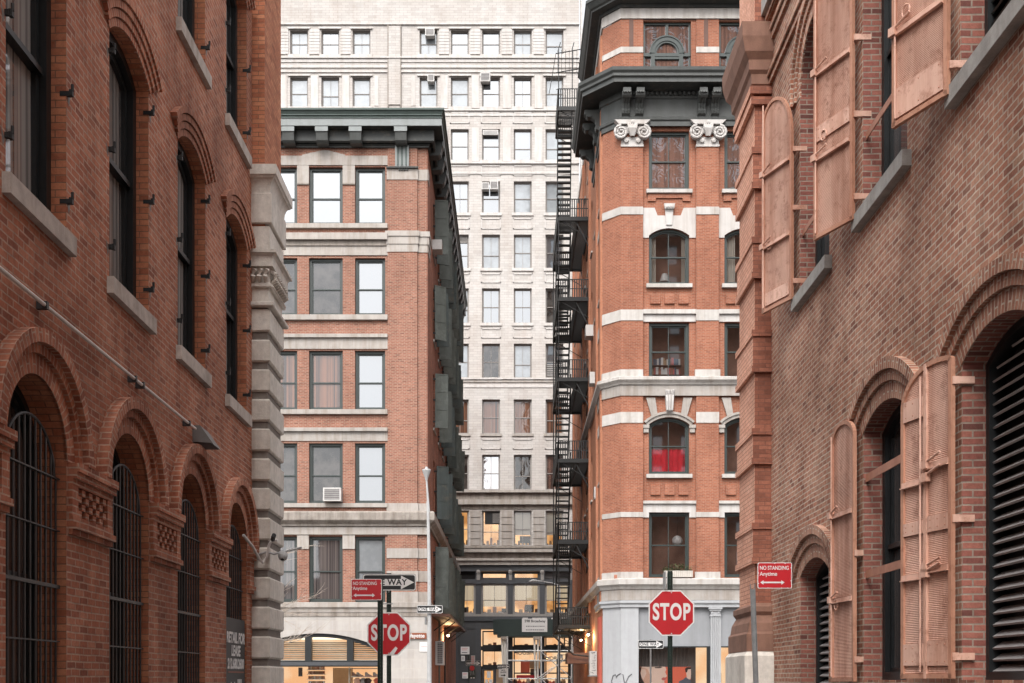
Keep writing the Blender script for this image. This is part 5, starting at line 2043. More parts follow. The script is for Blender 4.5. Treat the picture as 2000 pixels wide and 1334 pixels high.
# alley furniture on this side
ac_unit((4.05, 57.0, pz(660, 57)), .75, .55, "white air conditioner high on the right alley wall beside the fire escape", rz=-pi / 2, d=.38)
ac_unit((4.05, 55.2, pz(752, 55.2)), .7, .55, "white air conditioner on the right alley wall one storey below the highest one", rz=-pi / 2, d=.3)
ac_unit((4.05, 54.0, pz(975, 54)), .5, .55, "small white air conditioner low on the right alley wall", rz=-pi / 2, d=.16)
lantern((4.05, 56.5, pz(1236, 56.5)), -pi / 2, "lit warm lamp on the right alley wall above the graffiti marked box")
lantern((4.05, 62.5, pz(1247, 62.5)), -pi / 2, "lit warm lamp farther down the right alley wall")
ub = empty("utility_box", (4.05, 54.5, pz(1319, 54.5)), -pi / 2, "tall white utility box marked with black graffiti on the right alley wall", "box")
m = MB()
m.box(-.2, .5, -.36, -.02, 0, pz(1272, 54.5) - pz(1319, 54.5), "ac_white")
m.box(-.3, .55, -.42, 0, -.06, -.001, "post_grey")
obj("casing", m, ub)
m = MB()
random.seed(3)
for k in range(9):
    z = .12 + k * .115
    pts = [(.508, -.34 + .28 * random.random(), z + random.uniform(-.04, .06)) for _ in range(4)]
    m.tube(pts, .008, "graffiti", 4)
obj("graffiti", m, ub)
m = MB()
m.tube([(-3.0 + 7.0, 51.75 - 50 + 50, 0), (4.0, 51.75, pz(1206, 51.75))], .11, "red_paint", 10)
m.box(3.93, 4.05, 51.3, 52.3, 0, pz(1206, 52), "red_paint")
tag(obj("downpipe", m), "red painted pipe and strip at the corner of the red orange building", "pipe")
# tag on the corner pier
m = MB()
zt_ = lambda v: lz(1150 + v / 7.25)
def gx(v): return ru(1160 + v / 7.25)
curve = [(268, 1560), (262, 1300), (280, 1225), (310, 1215), (325, 1260), (335, 1225), (375, 1200), (410, 1215), (430, 1330), (450, 1330), (490, 1240), (535, 1205)]
pts = []
for a, b in curve:
    u, z = gx(a), zt_(b)
    y = -.05 if u > RCH else (RCH - u) - .03
    pts.append((u, y, z))
m.tube(pts, .022, "graffiti", 6)
obj("graffiti", m, shopf)
m = MB()
m.box(ru(1200), ru(1212), .10, .30, lz(1130), lz(1122), "copper")
obj("junction_box", m, RB)

# rooms behind the front windows of this building
m = MB()
for (a_, b_) in BAYS[:2]:
    for (tp, bt, rise) in rowsR[1:]:
        x0_, x1_, z0_, z1_ = ru(a_ + 6), ru(b_ - 7), lz(bt) - .1, lz(tp) + .5
        m.face([(x0_, 1.6, z0_), (x1_, 1.6, z0_), (x1_, 1.6, z1_), (x0_, 1.6, z1_)], "room_brown")
        m.face([(x0_, .32, z0_), (x0_, 1.6, z0_), (x0_, 1.6, z1_), (x0_, .32, z1_)], "planter_box")
        m.face([(x1_, .32, z0_), (x1_, 1.6, z0_), (x1_, 1.6, z1_), (x1_, .32, z1_)], "planter_box")
        m.face([(x0_, .32, z0_), (x1_, .32, z0_), (x1_, 1.6, z0_), (x0_, 1.6, z0_)], "wood_dark")
        m.face([(x0_, .32, z1_), (x1_, .32, z1_), (x1_, 1.6, z1_), (x0_, 1.6, z1_)], "planter_box")
obj("room", m, RB)
random.seed(31)


def curtain(x0_, x1_, z0_, z1_, mt, y_=.40):
    m = MB()
    n = 14
    for k in range(n):
        xa, xb = x0_ + (x1_ - x0_) * k / n, x0_ + (x1_ - x0_) * (k + 1) / n
        m.face([(xa, y_ + (.09 if k % 2 else 0), z0_), (xb, y_ + (0 if k % 2 else .09), z0_), (xb, y_ + (0 if k % 2 else .09), z1_), (xa, y_ + (.09 if k % 2 else 0), z1_)], mt)
    o = obj("curtain", m, RB)
    return o


w0, w1 = ru(1268), ru(1347)
curtain(w0, w1, lz(925), lz(874), "red_cloth")["label"] = "red curtain across the lower half of the window"
curtain(w0, w0 + .35, lz(553), lz(445), "blind_cream", .5)
curtain(w1 - .3, w1, lz(553), lz(445), "blind_cream", .5)
curtain(w0, w0 + .18, lz(740), lz(630), "blind_cream", .5)
curtain(ru(1416), ru(1440), lz(553), lz(445), "blind_cream", .5)
m = MB()
for r_ in range(3):
    x = w0 + .25
    z = lz(738) + r_ * .42
    m.box(w0 + .2, w1 - .2, 1.0, 1.3, z - .03, z, "wood_dark")
    while x < w1 - .3:
        l = random.uniform(.04, .12)
        m.box(x, x + l, 1.0, 1.25, z, z + random.uniform(.2, .34), random.choice(["sign_white", "copper", "lip_print", "plywood", "coat_print", "sign_white"]))
        x += l + .01
b_ = tag(obj("bookshelf", m), "bookshelf behind the third storey window of the red orange building", "bookshelf")
b_.location = RB.location
m = MB()
m.lathe((ru(1328), .8, lz(1052)), [(0, .24), (.13, .20), (.22, .10), (.24, 0), (.22, -.10), (.13, -.20), (0, -.24)], "sign_white", 14)
m.tube([(ru(1328), .8, lz(1052) + .24), (ru(1328), .8, lz(1000))], .01, "sign_black", 5)
b_ = tag(obj("pendant_lamp", m, smooth=False), "white paper globe lamp hanging behind the lowest sash window", "lamp")
b_.location = RB.location
m = MB()
m.lathe((ru(1302), .7, lz(552)), [(.12, 0), (.03, .05), (.03, .25), (.22, .27), (.12, .62), (0, .62)], "sign_white", 12)
b_ = tag(obj("table_lamp", m), "white cone shaded table lamp on the sill inside an upper window", "lamp")
b_.location = RB.location

# ------------------------------------------------------------------ pale loft building closing the view (plane Y = 88)
WB = empty("loft_building", (0, 88, 0), 0, "tall white painted brick loft building closing the end of the alley", "building")
DW = 88.0


def wu(v): return px(v, DW)
def wz(v): return pz(v, DW)


WX0, WX1 = -26.0, wu(1131)
colsW = [523, 584, 645, 706, 837, 898, 959, 1021, 1083]
rowsW = [(58, 107), (150, 209), (252, 313), (354, 416), (458, 524), (563, 631), (671, 738), (780, 847), (888, 957), (997, 1066)]
ZI = wz(1104)
ww = MB()
hs_ = []
SEEN = []
for ci, c in enumerate(colsW):
    for ri, (tp, bt) in enumerate(rowsW):
        if ri >= 2 and c < 800: continue
        if ri >= 3 and c < 850: continue
        SEEN.append((ci, ri))
        hs_.append(arch(wu(c - 17.5), wu(c + 17.5), wz(bt), wz(tp), 0))
ww.wall([(WX0, ZI), (WX1, ZI), (WX1, wz(-160)), (WX0, wz(-160))], hs_, 0, "brick_white", reveal=.42)
ww.face([(WX1, 0, 0), (WX1, 30, 0), (WX1, 30, wz(-160)), (WX1, 0, wz(-160))], "brick_white")
ww.face([(WX0, 0, wz(-160)), (WX1, 0, wz(-160)), (WX1, 30, wz(-160)), (WX0, 30, wz(-160))], "roofing")
ww.face([(WX0, 30, 0), (WX1, 30, 0), (WX1, 30, wz(-160)), (WX0, 30, wz(-160))], "brick_white")
ww.face([(WX0, 0, 0), (WX0, 30, 0), (WX0, 30, wz(-160)), (WX0, 0, wz(-160))], "brick_white")
obj("wall", ww, WB)
random.seed(21)
for ci, ri in SEEN:
    c = colsW[ci]
    tp, bt = rowsW[ri]
    kw = {}
    if ri <= 6:
        pane = random.choice(["glass_white", "glass_white", "glass_sky", "glass_sky"])
        if ri >= 4 and random.random() < .2: pane = "glass_mid"
    elif ri == 7:
        pane = "glass_loft"
    elif ri == 8:
        pane = "glass_mid" if ci % 2 else "glass_brick"
    else:
        pane = "glass_clear"
        kw = dict(room="room_warm")
        if ci in (7, 8): kw["blind"] = .68
    window(WB, wu(c - 17.5), wu(c + 17.5), wz(bt), wz(tp), 0, rec=.22, fw=.08, fm="window_pale" if ri < 7 else "window_grey", pane=pane,
           rail=random.choice([.48, .48, .40, .48]), mull=1 if (ri >= 4 or random.random() < .25) else 0, fd=.10, sash=.04, twist=.004,
           sill=("white_paint_stone", .22, .10, .14) if ri != 7 else ("limestone", .2, .1, .14), **kw)
# piers between the windows stand a little proud, in courses
m = MB()
edges = [(706 + 17.5 + 8, 706 + 17.5 + 16), (837 - 17.5 - 16, 837 - 17.5 - 8)]
for a, b in edges:
    m = MB()
    m.box(wu(a), wu(b), -.04, 0, wz(207), wz(148), "white_paint_stone")
    obj("pier_block", m, WB)
m = MB()
m.box(wu(757), wu(784), -.10, 0, wz(205), wz(52), "brick_white")
obj("pilaster", m, WB)
for i in range(len(colsW) - 1):
    a, b = colsW[i] + 17.5, colsW[i + 1] - 17.5
    if b - a > 60: continue
    for ri, (tp, bt) in enumerate(rowsW):
        if (i, ri) not in SEEN or ri in (9,): continue
        m = MB()
        if ri == 0:
            for k in range(8):
                z0 = wz(bt) + (wz(tp) - wz(bt)) * k / 8
                m.box(wu(a + 3), wu(b - 3), -.07, 0, z0 + .03, z0 + .24, "white_paint_stone")
        elif ri < 3:
            m.box(wu(a + 6), wu(b - 6), -.05, 0, wz(bt) - .1, wz(tp) + .1, "white_paint_stone")
        if m.f: obj("pier_block", m, WB)
for i in range(4, 9):
    a, b = (colsW[i] + 17.5 + 3, (colsW[i + 1] if i < 8 else 1125) - 17.5 - 3)
    m = MB()
    for k in range(5):
        z0 = wz(1066) + (wz(997) - wz(1066)) * k / 5
        m.box(wu(a), wu(b), -.07, 0, z0 + .02, z0 + .5, "limestone")
    obj("pier_block", m, WB)
# sunk panels between the storeys, drawn as raised frames
m = MB()
for i, c in enumerate(colsW):
    for ri in (1, 2, 3, 4, 5, 7):
        if (i, ri) not in SEEN or (i, ri + 1) not in SEEN: continue
        za, zb = wz(rowsW[ri][1]) - .42, wz(rowsW[ri + 1][0]) + .42
        xa_, xb_ = wu(c - 19), wu(c + 19)
        m = MB()
        for q in ((xa_, xb_, za - .07, za), (xa_, xb_, zb, zb + .07), (xa_, xa_ + .07, zb, za), (xb_ - .07, xb_, zb, za)):
            m.box(q[0], q[1], -.05, 0, q[2], q[3], "white_paint_stone")
        obj("spandrel_panel", m, WB)
# hoods over the top rows
m = MB()
for i, c in enumerate(colsW):
    for ri in (0, 1):
        tp = rowsW[ri][0]
        m = MB()
        m.box(wu(c - 22), wu(c + 22), -.12, 0, wz(tp) + .03, wz(tp) + .16, "white_paint_stone")
        m.box(wu(c - 20), wu(c + 20), -.05, 0, wz(tp) + .0, wz(tp) + .03, "grime_shade_stone")
        obj("window_hood", m, WB)


def wband(y0, y1, p, mat="white_paint_stone", x0=WX0, prof=None):
    m = MB()
    m.box(x0, WX1 + .02, -p * (.55 if y1 < 760 else 1), 0, wz(y1), wz(y0), mat)
    return obj("stone_band", m, WB)


for q in ((46, 49, .22), (112, 115, .30), (115.3, 122, .12), (128, 133, .16), (139, 142, .18), (214, 217, .2), (222, 227, .10), (317, 320.5, .24),
          (337, 340, .12), (739, 741.5, .30, "white_paint_stone"), (742, 747, .14, "limestone"), (752, 757, .10), (958, 963, .38, "limestone"),
          (963.5, 976, .12, "grime_shade_stone"), (976.5, 986, .30, "limestone"), (986.5, 994, .06, "grime_shade_stone"),
          (1067, 1071, .30, "grime_shade_stone"), (1074, 1080, .62, "limestone"), (1080.5, 1091, .25, "grime_shade_stone"), (1091.5, 1096, .5, "limestone"), (1096.5, 1104, .35, "limestone")):  # first dark strip paints the shadow at the head of the entablature
    wband(*q)
# gutter joints between the top floor wings
m = MB()
m.box(wu(757), wu(759), -.12, 0, wz(210), wz(47), "grime_shade_stone")
m.box(wu(782), wu(784), -.12, 0, wz(210), wz(47), "grime_shade_stone")
obj("joint_strip", m, WB)
# iron shopfront storeys
m = MB()
Z2 = wz(1212)
CW = [(882, 895), (929, 939.5), (992, 1001.5), (1054, 1064), (1112, 1128)]
for a, b in CW:
    m.box(wu(a), wu(b), -.06, .5, 0, ZI, "iron_front")
    m.box(wu(a) - .08, wu(b) + .08, -.12, 0, wz(1141), wz(1136), "iron_front")
    m.box(wu(a) + .08, wu(b) - .08, -.10, 0, wz(1133), wz(1119), "window_grey")
    m.lathe((wu((a + b) / 2), -.10, wz(1117)), [(0, -.1), (.16, -.06), (.18, .1)], "window_grey", 10, axis='y')
m.box(WX0, WX1, -.16, .5, wz(1116), ZI - .002, "iron_front")
m.box(WX0, WX1, .0, .5, wz(1139.5), wz(1131.5), "iron_front")
m.box(WX0, WX1, -.10, .5, wz(1204), wz(1199.5), "window_grey")
m.box(WX0, WX1, -.14, .5, wz(1213), wz(1204.2), "iron_front")
m.box(WX0, WX1, -.05, .5, wz(1228), wz(1213.2), "dark_wall")
m.box(WX0, wu(929), -.02, .5, 0, wz(1228), "dark_wall")
ironf = obj("iron_front", m, WB)
m = MB()
for k in range(7):
    m.obox((wu(912), .1, wz(1119) - k * .09), (wu(929) / 2 - wu(895) / 2, 0, 0), (0, .03, .02), (0, -.004, .008), "bar_iron")
for k in range(2):
    m.box(wu(1064), wu(1110), .1, .14, wz(1124 + k * 5), wz(1123.4 + k * 5), "bar_iron")
m.box(wu(895), wu(929), .18, .2, wz(1131), wz(1116), "sign_black")
m.box(wu(1064), wu(1112), .18, .2, wz(1131), wz(1116), "ac_dark")
obj("louver", m, ironf)
for (a, b) in ((895, 929), (939.5, 992), (1001.5, 1054), (1064, 1112)):
    if a in (939.5, 1001.5):
        window(ironf, wu(a), wu(b), wz(1132), wz(1116.5), 0, rec=.12, fw=.12, fm="iron_front", pane="glass_clear", rail=0, sash=.04, room="room_warm")
    window(ironf, wu(a), wu(b), wz(1200), wz(1139.5), 0, rec=.12, fw=.12, fm="window_grey", pane="glass_clear", rail=.46, mull=1, sash=.04,
           room="room_warm", blind=.54 if a != 939.5 else .74, blind_mat="room_blind")
# desks and monitors at the lit office windows
for k, (v, vy, w_, h_) in enumerate(((909, 1196, .45, .35), (1034, 1196, .7, .55), (984, 1197, .35, .3), (1029, 1062, 1.1, .55))):
    m = MB()
    m.box(-w_ / 2, w_ / 2, 0, .05, .12, .12 + h_, "sign_black")
    m.box(-.05, .05, .02, .06, 0, .12, "sign_black")
    o = tag(obj("computer_monitor", m), ["black monitor at the left lit window of the iron fronted storey", "black monitor at the third lit window of the iron fronted storey",
        "small black monitor at the right end of the second lit office window", "black monitor in the lit window below a drawn white blind"][k], "monitor", "monitors at the lit windows")
    o.location = (px(v, 88.7), 88.7, pz(vy + 2, 88.7))
# ground floor windows and door
def gwin(a, b, tp, bt, **kw):
    return window(ironf, wu(a), wu(b), wz(bt), wz(tp), 0, rec=.10, fw=.08, fm="window_black", pane="glass_clear", rail=0, sash=.02, room="room_shop", **kw)


gwin(942, 990, 1232, 1262)
gwin(942, 990, 1270, 1301, mull=1)
gwin(1003, 1053, 1243, 1262)
gwin(1003, 1053, 1272, 1364)
gwin(1065, 1104, 1243, 1262)
gwin(1065, 1112, 1272, 1364)
m = MB()
m.box(wu(939), wu(1128), .3, .5, 0, .3, "iron_front")
m.box(wu(939), wu(992), .02, .3, wz(1270), wz(1262), "window_black")
m.box(wu(992), wu(1128), .02, .3, wz(1272), wz(1262), "window_black")
m.box(wu(1003), wu(1112), .02, .12, wz(1316), wz(1313.5), "window_black")
m.box(wu(939), wu(992), .02, .3, wz(1307), wz(1301), "window_black")
m.box(wu(942), wu(946), .02, .2, 0, wz(1307), "dark_wall")
m.box(wu(963), wu(969), .02, .2, 0, wz(1307), "dark_wall")
m.box(wu(946), wu(963), .05, .2, 0, wz(1334), "dark_wall")
m.box(wu(946), wu(963), .20, .22, wz(1334), wz(1310), "room_warm")
m.box(wu(951), wu(958.5), .04, .05, wz(1324), wz(1311), "sign_white")
m.box(wu(947.5), wu(953), .04, .05, wz(1335), wz(1327), "sign_white")
m.box(wu(955), wu(962), .04, .05, wz(1335), wz(1327), "sign_white")
m.box(wu(969), wu(990), .05, .2, 0, wz(1307), "plywood")
obj("entrance_door", m, ironf)
text_mesh("window_lettering", "HOUSING", .38, "window_grey", ironf, (wu(1028), .08, wz(1275.5)), sx=1.15, bold=.01)
text_mesh("window_lettering", "WORKS", .38, "window_grey", ironf, (wu(1081), .08, wz(1286)), sx=1.1, bold=.01)
# shop goods
m = MB()
m.box(-1.0, 1.0, -.02, 0, 0, .26, "sign_red")
b = tag(obj("shop_banner", m), "red banner across the lit shop window behind the scaffold", "banner")
b.location = (px(1034, 88), 88.05, wz(1325))
m = MB()
m.box(-.35, .35, 0, .2, 0, 1.0, "coral_print")
m.box(.36, 1.05, 0, .2, .35, .95, "plywood")
m.box(.40, 1.2, -.1, .1, -.3, .33, "wood_dark")
b = tag(obj("shop_furniture", m), "dark brown and orange furniture stacked behind the lit shop window", "furniture")
b.location = (px(1026, 88), 88.7, wz(1314))
random.seed(8)
for k in range(12):
    m = MB()
    hgt = random.uniform(.45, .7)
    mt = ["wood_dark", "coral_print", "lip_print", "sign_white", "hair_print", "plywood"][k % 6]
    m.lathe((0, 0, 0), [(.05, 0), (.16, .05), (.19, hgt * .5), (.13, hgt * .8), (.04, hgt * .84), (.07, hgt * .9), (.05, hgt)], mt, 8)
    o = tag(obj("garment", m), "garment on the crowded rack low in the lit shop window behind the scaffold", "garment", "clothes on the rack in the far shop")
    v = (1006 + k * 8.5) if k < 6 else (1068 + (k - 6) * 6.5)
    o.location = (px(v, 88.6), 88.65, wz(1340) + random.uniform(-.1, .1))
# air conditioners in the pale building's windows
for (v, y0, y1, w_, dsc) in ((840, 60, 74, 18, "pale air conditioner in the top row beside the vertical joint of the white building"),
                            (842, 149, 163, 13, "small pale air conditioner in the second row, first window right of the joint"),
                            (948, 146, 163, 19, "large pale air conditioner in the second row of the white building"),
                            (958, 255, 264, 30, "wide low air conditioner across the top of a third row window"),
                            (948, 360, 373, 14, "left one of the two air conditioners side by side in the fourth row"),
                            (965, 357, 373, 16, "right one of the two air conditioners side by side in the fourth row")):
    ac_unit((wu(v), 88.0, wz(y1)), w_ * DW / F, (y1 - y0) * DW / F, dsc, group="air conditioners in the white building", d=.10 if w_ == 30 else .35)
m = MB()
m.box(wu(947), wu(978), .22, .34, wz(1023), wz(999), "sign_black")
for k in range(9):
    m.box(wu(962), wu(977), .18, .24, wz(1003 + k * 2.2), wz(1002 + k * 2.2), "window_grey")
obj("vent_grille", m, WB)
m = MB()
for k in range(7):
    m.box(wu(1067), wu(1098), .22, .34, wz(712 + k * 3.6), wz(710 + k * 3.6), "window_grey")
for k in range(5):
    m.box(wu(884), wu(913), .22, .34, wz(462 + k * 2.6), wz(460.6 + k * 2.6), "window_grey")
obj("vent_grille", m, WB)
# flag-like drain stack and antenna pole at the right edge
m = MB()
m.tube([(WX1 + .2, .5, 0), (WX1 + .2, .5, wz(-20))], .09, "pipe_white", 8)
obj("downpipe", m, WB)

# ------------------------------------------------------------------ canopy, notice and scaffold in front of it
cn = empty("canopy", (px(1045, 85), 85.2, 0), 0, "dark green box canopy with a white notice at the end of the alley", "canopy")
m = MB()
ax, bx = px(971, 85) - px(1045, 85), px(1117, 85) - px(1045, 85)
m.box(ax, bx, 0, 2.7, pz(1243, 85), pz(1209, 85), "canopy_green")
m.box(ax - .3, ax, .3, 2.7, pz(1237, 85), pz(1209, 85), "canopy_green")
obj("box_panel", m, cn)
for v in (1026, 1045, 1052, 1063, 1083):
    m = MB()
    m.box(px(v, 85) - px(1045, 85) - .2, px(v, 85) - px(1045, 85) + (.2 if v != 1083 else .9), .1, .5, pz(1209, 85), pz(1206, 85), "pipe_white")
    obj("roof_parcel", m, cn)
m = MB()
m.box(px(1019.5, 85) - px(1045, 85), px(1069, 85) - px(1045, 85), -.03, 0, pz(1234, 85), pz(1208, 85), "sign_white")
bd = obj("notice_board", m, cn)
text_mesh("lettering", "598 Broadway", .27, "sign_black", bd, (0, -.035, pz(1213, 85)), sx=1.0, bold=.006)
for k, yv in enumerate((1223, 1230)):
    m = MB()
    x = -.68
    random.seed(k + 40)
    while x < .68:
        l = random.uniform(.05, .16)
        m.box(x, min(.72, x + l), -.034, -.03, pz(yv, 85) - .035, pz(yv, 85) + .035, "post_grey")
        x += l + .03
    obj("small_print", m, bd)
sfd = empty("scaffold", (px(1045, 84), 84.3, 0), 0, "white tubular scaffold frame with crossed braces below the dark canopy", "scaffold")


def su(v): return px(v, 84.3) - px(1045, 84)
def sz(v): return pz(v, 84.3)


m = MB()
for v in (991, 1057, 1117.5):
    m.tube([(su(v), 0, .13), (su(v), 0, sz(1243))], .055, "scaffold_metal", 8)
for v in (1118, 1058):
    m.tube([(su(v), 1.2, .13), (su(v), 1.2, sz(1246))], .05, "scaffold_metal", 8)
obj("upright", m, sfd)
m = MB()
for y in (1271, 1290, 1325.5):
    m.tube([(su(991), 0, sz(y)), (su(1118), 0, sz(y))], .045, "scaffold_metal", 8)
m.box(su(1000), su(1117), .1, .25, sz(1292), sz(1289.5), "scaffold_metal")
obj("ledger", m, sfd)
for a, b, c, d in ((1057, 1273, 1117, 1325), (1057, 1325, 1117, 1276), (1057, 1325, 1090, 1360), (991, 1325, 1000, 1330), (1050, 1325, 1080, 1303)):
    m = MB()
    m.tube([(su(a), -.06, sz(b)), (su(c), -.06, sz(d))], .035, "scaffold_metal", 6)
    obj("brace", m, sfd)
m = MB()
for v0, v1 in ((980, 983), (984, 986), (986.5, 990)):
    m.tube([(su(v0), .5, sz(1247)), (su(v1) + .1, .5, .13)], .07, "blind_cream", 8)
for v0, v1 in ((1044, 1047), (1051, 1050)):
    m.tube([(su(v0), .5, sz(1249)), (su(v1), .5, .13)], .07, "blind_cream", 8)
m.box(su(978), su(992), .2, .9, sz(1249), sz(1243), "bark")
m.box(su(1042), su(1055), .2, .9, sz(1249), sz(1243), "bark")
obj("prop", m, sfd)
m = MB()
m.box(su(1088), su(1099), -.1, -.07, sz(1286), sz(1278), "sign_back")
m.box(su(1087), su(1090), -.08, .0, .1, sz(1287), "sign_black")
tag(obj("sign_post", m), "small grey sign on a thin black post inside the scaffold", "sign")
bpy.data.objects["sign_post"].location = sfd.location

# papers on the dark wall and other small notices
for k, (a, b, y0, y1, D, dsc, red) in enumerate(((900, 917, 1263, 1278, 87.9, "white notice with red lettering high on the dark ground floor wall", 1),
        (901, 908, 1281, 1291, 87.9, "small white paper sheet under the red lettered notice", 0), (903, 914, 1313, 1325, 87.9, "white paper low on the dark wall beside the sign pole", 1),
        (1118, 1133, 1261, 1276, 78.0, "white notice with red lettering at the right end of the scaffold", 1))):
    m = MB()
    w_, h_ = (b - a) * D / F, (y1 - y0) * D / F
    m.box(-w_ / 2, w_ / 2, -.02, 0, 0, h_, "sign_white")
    if red:
        for q, f_ in enumerate((.75, .55)):
            m.box(-w_ * .38, w_ * (.3 - .1 * q), -.024, -.02, h_ * f_, h_ * (f_ + .06), "lip_print")
        m.box(-w_ * .38, w_ * .25, -.024, -.02, h_ * .18, h_ * .26, "sign_red" if k == 3 else "sign_black")
    else:
        m.box(-w_ * .25, w_ * .25, -.024, -.02, h_ * .2, h_ * .8, "lamp_pole")
    o = tag(obj("paper_notice", m), dsc, "notice", "white paper notices")
    o.location = (px((a + b) / 2, D), D, pz(y1, D))
# dark kiosk block at the right below the fire escape
m = MB()
m.box(px(1119, 78.5), px(1140, 78.5), 78.2, 79.5, 0, pz(1262, 78.5), "canopy_green")
tag(obj("hoarding", m), "dark green hoarding under the red lettered notice at the right of the alley end", "hoarding")


# ------------------------------------------------------------------ street signs
def rrect(w_, h_, r, n=5):
    pts = []
    for cx_, cz_, a0 in ((w_ / 2 - r, h_ / 2 - r, 0), (-w_ / 2 + r, h_ / 2 - r, pi / 2), (-w_ / 2 + r, -h_ / 2 + r, pi), (w_ / 2 - r, -h_ / 2 + r, 1.5 * pi)):
        for k in range(n + 1):
            a = a0 + pi / 2 * k / n
            pts.append((cx_ + r * cos(a), cz_ + r * sin(a)))
    return pts


def one_way(parent, loc, w_, h_=None, rz=0, ltr=True):
    h_ = h_ or w_ / 3
    r = empty("one_way_panel", loc, rz)
    r.parent = parent
    m = MB()
    m.prism(rrect(w_, h_, .045 * w_ if w_ > .5 else .02), 0, .004, "sign_black", back=False)
    m.prism(rrect(w_, h_, .045 * w_ if w_ > .5 else .02), .0045, .006, "sign_back")
    obj("panel", m, r)
    m = MB()
    m.wall(rrect(w_ - .01, h_ - .01, .04 * w_), [rrect(w_ - .035, h_ - .035, .035 * w_)], -.0015, "sign_white")
    obj("border", m, r)
    m = MB()
    k = w_ / .914
    ar = [(-.40, -.062), (.20, -.062), (.20, -.125), (.425, 0), (.20, .125), (.20, .062), (-.40, .062)]
    m.prism([(a * k, b * k * (h_ / w_) * 3) for a, b in ar], -.003, -.001, "sign_white")
    obj("arrow", m, r)
    if ltr:
        text_mesh("lettering", "ONE WAY", (.14 if w_ < .93 and ltr else .14) * k, "sign_black", r, (-.04 * k, -.005, 0), sx=.98, bold=.004 * k, spacing=1.08)
    return r


def stop_panel(parent, loc, R_, rz=0):
    r = empty("stop_panel", loc, rz)
    r.parent = parent
    oc = lambda q: [(q / cos(pi / 8) * cos(pi / 8 + k * pi / 4), q / cos(pi / 8) * sin(pi / 8 + k * pi / 4)) for k in range(8)]
    m = MB()
    m.prism(oc(R_), 0, .004, "sign_white", back=False)
    m.prism(oc(R_), .0045, .007, "sign_back")
    obj("panel", m, r)
    m = MB()
    m.prism(oc(R_ * .945), -.002, -.0005, "sign_red")
    obj("red_field", m, r)
    text_mesh("lettering", "STOP", R_ * 1.0, "sign_white", r, (0, -.005, R_ * .02), sx=.64, bold=.012, spacing=1.12)
    m = MB()
    for z in (R_ * .90, -R_ * .90):
        m.lathe((0, -.004, z), [(0, -.004), (.012, -.002), (.012, .002)], "lamp_pole", 8, axis='y')
    obj("bolt", m, r)
    return r


def channel_post(parent, x, y, z0, z1, mat="post_green", w_=.06):
    """U shaped perforated sign post"""
    m = MB()
    m.box(x - .016, x + .016, y + .0, y + .004, z0, z1, mat)
    for s in (-1, 1):
        m.obox((x + s * .026, y - .014, (z0 + z1) / 2), (.012 * 1.0, -s * .010 * -1, 0), (.0015, .0025, 0), (0, 0, (z1 - z0) / 2), mat)
        m.box(x + s * .034 - .005, x + s * .034 + .005, y - .03, y - .024, z0, z1, mat)
    o = obj("post", m, parent)
    h = MB()
    z = z0 + .03
    while z < z1 - .02:
        h.lathe((x, y - .0015, z), [(0, 0), (.0055, 0)], "lamp_grey", 6, axis='y')
        z += .0508
    obj("post_holes", h, o)
    return o


# left pair: STOP with ONE WAY above, on one post behind the red parking sign
s1 = empty("street_sign", (px(757, 19.6), 19.62, 0.13), 0, "left STOP sign with a ONE WAY arrow above it on a perforated green post", "sign")
channel_post(s1, 0.02, .03, -.13, pz(1119, 19.6) - .13)
stop_panel(s1, (px(759.5, 19.6) - px(757, 19.6), -.02, pz(1238, 19.6) - .13), .372)
one_way(s1, (px(760.5, 19.6) - px(757, 19.6), -.02, pz(1137.5, 19.6) - .13), .915, .285)
m = MB()
m.box(-.035, .03, .02, .04, pz(1157, 19.6) - .13, pz(1150, 19.6) - .13, "sign_white")
m.box(-.13, -.11, -.06, .30, pz(1181, 19.6) - .13, pz(1156, 19.6) - .13, "sign_back")
m.box(-.155, .10, -.005, .02, pz(1180, 19.6) - .13, pz(1178, 19.6) - .13, "sign_back")
obj("side_panel", m, s1)
m = MB()
m.prism([(-.03, 0), (.05, .13), (.015, .16), (-.09, .04)], -.006, -.003, "sign_white")
st_ = obj("sticker", m, s1, (px(771, 19.6) - px(757, 19.6), -.02, pz(1281, 19.6) - .13))


